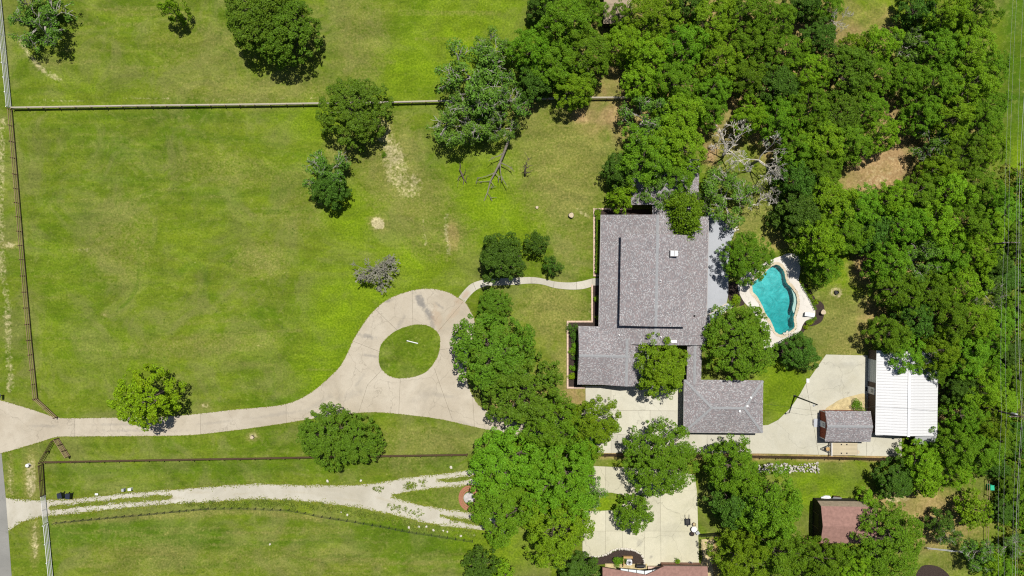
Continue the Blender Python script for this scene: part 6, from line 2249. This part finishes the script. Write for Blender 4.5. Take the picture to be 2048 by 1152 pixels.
# white rocks along the wire fence
for i, (px, py, s, lb) in enumerate([(818, 1054, 0.26, 'white rock at the wire fence, first from the gravel lane bend'), (838, 1053, 0.24, 'white rock at the wire fence, second from the gravel lane bend'),
                                     (853, 1053, 0.25, 'white rock at the wire fence, third from the gravel lane bend'), (867, 1060, 0.26, 'white rock at the wire fence, fourth from the gravel lane bend'),
                                     (886, 1061, 0.24, 'white rock at the wire fence, fifth from the gravel lane bend'), (895, 1063, 0.2, 'white rock at the wire fence, sixth from the gravel lane bend'),
                                     (922, 1071, 0.26, 'white rock at the wire fence, second from the oak clump'), (948, 1070, 0.24, 'white rock at the wire fence, closest to the oak clump'),
                                     (902, 934, 0.32, 'white rock on the grass above the gravel lane fork'), (655, 962, 0.3, 'white rock at the upper gravel lane edge near the bushy oaks'),
                                     (722, 961, 0.25, 'white rock at the upper gravel lane edge near the fork'), (682, 1024, 0.22, 'pale rock in the weeds, the upper of two'),
                                     (695, 1029, 0.24, 'pale rock in the weeds, the lower of two'), (540, 1088, 0.22, 'pale rock alone in the lower pasture')]):
    t = thing('rock', lb, 'rock', P(px, py), random.random() * 6, 'rocks by the gravel lane')
    link('stone', ROCKS[i % 4], t, (0, 0, s * 0.4), (0, 0, 0), (s, s * 0.85, s))
# stones at the pool foot
t = thing('rockery', 'small heap of tan boulders at the lower tip of the pool', 'rockery', P(1577, 668))
for i in range(12):
    a = i * 0.55
    s = random.uniform(0.16, 0.34)
    link('stone', ROCKS[i % 4], t, (random.uniform(-0.9, 0.9), random.uniform(-0.35, 0.35), s * 0.45 + 0.1), (0, 0, random.random() * 6), (s, s * 0.8, s))
t = thing('rockery', 'small heap of tan boulders where the deck meets the rear lawn', 'rockery', P(1466, 462))
for i in range(12):
    s = random.uniform(0.2, 0.42)
    link('stone', ROCKS[i % 4], t, (random.uniform(-1.3, 0.9), random.uniform(-0.5, 0.5) + 0.3, s * 0.45), (0, 0, random.random() * 6), (s, s * 0.8, s))
# flagstones in the bed by the shed
t = thing('flagstone_paving', 'tan flagstones laid in the bed between pad and shed', 'paving', P(1695, 812))
for i in range(26):
    px, py = random.uniform(1662, 1730), random.uniform(797, 820)
    if py < 820 - (px - 1655) * 0.55 or (abs(px - 1714) < 13 and py > 806):
        continue
    p = P(px, py) - P(1695, 812)
    k = 6
    pts = [(p.x + math.cos(6.283 * j / k) * random.uniform(.3, .48), p.y + math.sin(6.283 * j / k) * random.uniform(.22, .38)) for j in range(k)]
    MB().prism(pts, 0.06, 0.085 + 0.004 * i / 3).build('flagstone', 'flagstone', t)


def brick_ring():
    c = P(938, 996)
    t = thing('brick_ring', 'round red brick ring with gravel middle on the grass wedge', 'fire ring', c)
    MB().lathe([(0.92, 0.03), (0.9, 0.06)], 20).build('gravel_middle', 'stone_grey', t)
    mb = MB().box(-0.05, 0.05, -0.12, 0.12, -0.04, 0.04)
    me = mesh('brick', mb.v, mb.f, 'brick')
    for k, (r, n) in enumerate(((1.08, 52), (1.36, 66), (1.62, 78))):
        for i in range(n):
            a = 6.2832 * (i + 0.5 * (k % 2)) / n
            link('brick', me, t, (r * math.cos(a), r * math.sin(a) * 1.2, 0.07 + random.uniform(-.01, .015)), (0, 0, a - math.pi / 2 + random.uniform(-.06, .06)))


brick_ring()


# ------------------------------------------------------------------ neighbour patio things
structure('mulch_bed', MB().prism(catmull(PL([(1160, 1116), (1192, 1116), (1216, 1109), (1236, 1100), (1262, 1100), (1279, 1107), (1287, 1118), (1288, 1128), (1211, 1128), (1165, 1132)]), 4), 0.0, 0.03).build('mulch_bed', 'mulch'))
t = thing('stone_edging', 'curved edging of rounded white stones around the patio bed', 'edging', P(1245, 1098))
line = catmull(PL([(1180, 1113), (1200, 1112), (1216, 1106), (1228, 1099), (1246, 1097), (1264, 1099), (1278, 1105), (1286, 1115), (1289, 1126)]), 6, False)
acc = 0
prev = Vector(line[0])
for q in line[1:]:
    q = Vector(q)
    while (q - prev).length > 0.34:
        prev = prev + (q - prev).normalized() * 0.34
        s = random.uniform(0.2, 0.29)
        p = Vector((prev.x, prev.y, 0)) - P(1245, 1098)
        link('stone', random.choice(ROCKS), t, (p.x + random.uniform(-.06, .06), p.y + random.uniform(-.06, .06), s * 0.45), (0, 0, random.random() * 6), (s, s * 0.85, s))


def air_con():
    c = P(1257, 1121)
    t = thing('air_conditioner', 'grey air conditioner in the mulch bed behind a timber screen', 'air conditioner', c)
    pts = [(0.46 * (abs(math.cos(a)) ** 0.5) * (1 if math.cos(a) > 0 else -1), 0.46 * (abs(math.sin(a)) ** 0.5) * (1 if math.sin(a) > 0 else -1)) for a in np.linspace(0, 6.283, 24, endpoint=False)]
    MB().prism(pts, 0.03, 0.85).build('casing', 'white', t)
    MB().lathe([(0.40, 0.852), (0.36, 0.88), (0.32, 0.885)], 16).build('fan_grille', 'grey_metal', t)
    for k in range(4):
        a = k * 1.57 + 0.3
        MB().bar((0, 0, 0.90), (math.cos(a) * 0.3, math.sin(a) * 0.3, 0.90), 0.12, 0.02).build('fan_blade', 'dark_metal', t)
    s = thing('timber_screen', 'orange timber screen around the air conditioner', 'screen', P(1253, 1110))
    ubox('top_rail', 'wood_orange', s, (-0.65, 0.0, 1.05), (0.85, 0.0, 1.05), 0.35, 0.05)
    for k in range(9):
        x = -0.6 + k * 0.17
        ubox('slat', 'wood_orange', s, (x, -0.1, 0.0), (x, -0.1, 1.02), 0.14, 0.03)
    for k in range(8):
        y = -0.3 - k * 0.17
        ubox('slat', 'wood_orange', s, (-0.62, y, 0.0), (-0.62, y, 1.02), 0.03, 0.14)
    ubox('top_rail', 'wood_orange', s, (-0.62, -0.2, 1.05), (-0.62, -1.65, 1.05), 0.14, 0.05)


air_con()


def grill():
    t = thing('barbecue_grill', 'black barbecue grill on the terrace by the patio bed', 'grill', P(1278, 1128))
    MB().tube([(-0.62, 0, 0.95), (0.62, 0, 0.95)], [0.3, 0.3], 12).build('hood', 'black', t)
    MB().box(0.64, 0.95, -0.25, 0.25, 0.84, 0.89).build('side_shelf', 'dark_metal', t)
    for x in (-0.5, 0.5):
        for y in (-0.22, 0.22):
            MB().box(x - 0.03, x + 0.03, y - 0.03, y + 0.03, 0.16, 0.75).build('leg', 'black', t)
    for s in (-1, 1):
        MB().tube([(0.55, s * 0.26, 0.28), (0.55, s * 0.31, 0.28)], [0.12, 0.12], 10).build('wheel', 'black', t)


grill()


def wheelbarrow():
    t = thing('wheelbarrow', 'black wheelbarrow standing on the neighbour patio with handles toward the trees', 'wheelbarrow', P(1374, 1040), math.radians(3))
    z = 0.045
    a = [(-0.26, -0.5, z + 0.32), (0.26, -0.5, z + 0.32), (0.3, 0.25, z + 0.32), (-0.3, 0.25, z + 0.32)]
    b = [(-0.4, -0.66, z + 0.62), (0.4, -0.66, z + 0.62), (0.42, 0.42, z + 0.58), (-0.42, 0.42, z + 0.58)]
    i2 = [(x * 0.93, y * 0.93, zz) for x, y, zz in b]
    i3 = [(x * 0.93, y * 0.93, zz + 0.03) for x, y, zz in a]
    MB().add(a + b + i2 + i3, [(3, 2, 1, 0), (0, 1, 5, 4), (1, 2, 6, 5), (2, 3, 7, 6), (3, 0, 4, 7), (4, 5, 9, 8), (5, 6, 10, 9), (6, 7, 11, 10), (7, 4, 8, 11),
                                (8, 9, 13, 12), (9, 10, 14, 13), (10, 11, 15, 14), (11, 8, 12, 15), (12, 13, 14, 15)]).build('tray', 'dark_metal', t)
    for s in (-1, 1):
        MB().tube([(s * 0.08, -0.8, z + 0.22), (s * 0.24, 0.2, z + 0.29), (s * 0.34, 1.1, z + 0.62)], [0.03, 0.03, 0.03], 6).build('handle', 'wall_brown', t)
        MB().tube([(s * 0.24, 0.3, z + 0.3), (s * 0.25, 0.38, z)], [0.025, 0.025], 6).build('leg', 'black', t)
    MB().tube([(-0.06, -0.82, z + 0.2), (0.06, -0.82, z + 0.2)], [0.2, 0.2], 12).build('wheel', 'black', t)


wheelbarrow()


def pot(px, py, r, h, label, mat='dark_metal', soil='mulch'):
    t = thing('plant_pot', label, 'pot', P(px, py))
    MB().lathe([(r * 0.7, 0.045), (r * 0.95, h), (r, h + 0.02), (r * 0.85, h + 0.02), (r * 0.8, h - 0.06)], 14).build('pot', mat, t)
    MB().lathe([(r * 0.72, h - 0.05), (r * 0.7, h - 0.03)], 12).build('soil', soil, t)


pot(1387, 1047, 0.30, 0.5, 'dark pot on the patio between wheelbarrow and white table', 'wall_brown', 'flagstone')
pot(1383, 1066, 0.38, 0.45, 'black pot on the patio below the white table', 'black')
pot(1380, 1125, 0.33, 0.4, 'grey pot in the lower corner of the patio', 'fascia')
t = thing('patio_table', 'small round white table at the patio edge', 'table', P(1386, 1056))
MB().lathe([(0.45, 0.68), (0.47, 0.70), (0.45, 0.73)], 18).build('table_top', 'white', t)
MB().tube([(0, 0, 0.1), (0, 0, 0.67)], [0.05, 0.05], 8).build('leg', 'white', t)
MB().lathe([(0.25, 0.045), (0.22, 0.09)], 12).build('base', 'white', t)
t = thing('patio_chair', 'grey folding chair beside the white patio table', 'chair', P(1394, 1064), math.radians(35))
MB().box(-0.28, 0.28, -0.28, 0.28, 0.46, 0.5).build('seat', 'grey_metal', t)
MB().slab([(-0.28, 0.3, 0.5), (0.28, 0.3, 0.5), (0.28, 0.5, 1.0), (-0.28, 0.5, 1.0)], 0.05).build('backrest', 'grey_metal', t)
for x in (-0.25, 0.25):
    for y in (-0.25, 0.25):
        MB().box(x - 0.02, x + 0.02, y - 0.02, y + 0.02, 0.04, 0.458).build('leg', 'grey_metal', t)
structure('path', MB().prism(rag(PL([(1402, 1078), (1430, 1079), (1426, 1100), (1424, 1135), (1428, 1170), (1404, 1170)]), 0.3, 0.12, 8), 0.0, 0.018).build('path', 'flagstone'))
structure('mulch_bed', MB().prism(catmull(PL([(1840, 1135), (1862, 1130), (1885, 1138), (1900, 1160), (1860, 1180), (1830, 1165)]), 4), 0.0, 0.03).build('mulch_bed', 'mulch'))
# clutter by the barn
t = thing('tarp_bundle', 'white tarp bundle on the grass above the barn roof', 'tarp', P(1650, 997), 0.2)
MB().prism([(-0.9, -0.4), (0.2, -0.55), (0.95, -0.2), (0.8, 0.35), (0.1, 0.55), (-0.7, 0.4)], 0, 0.3).build('fold', 'white', t)
MB().prism([(-0.6, -0.25), (0.25, -0.35), (0.6, 0.0), (0.3, 0.3), (-0.5, 0.25)], 0.302, 0.5).build('fold', 'white', t)
t = thing('metal_sheet', 'grey leaning metal sheet on the grass above the barn roof', 'metal sheet', P(1671, 996), -0.1)
MB().slab([(-0.7, -0.4, 0.1), (0.7, -0.4, 0.1), (0.7, 0.35, 0.75), (-0.7, 0.35, 0.75)], 0.05).build('sheet', 'grey_metal', t)
MB().box(-0.6, 0.6, 0.3, 0.4, 0, 0.6).build('prop', 'fence_brown', t)
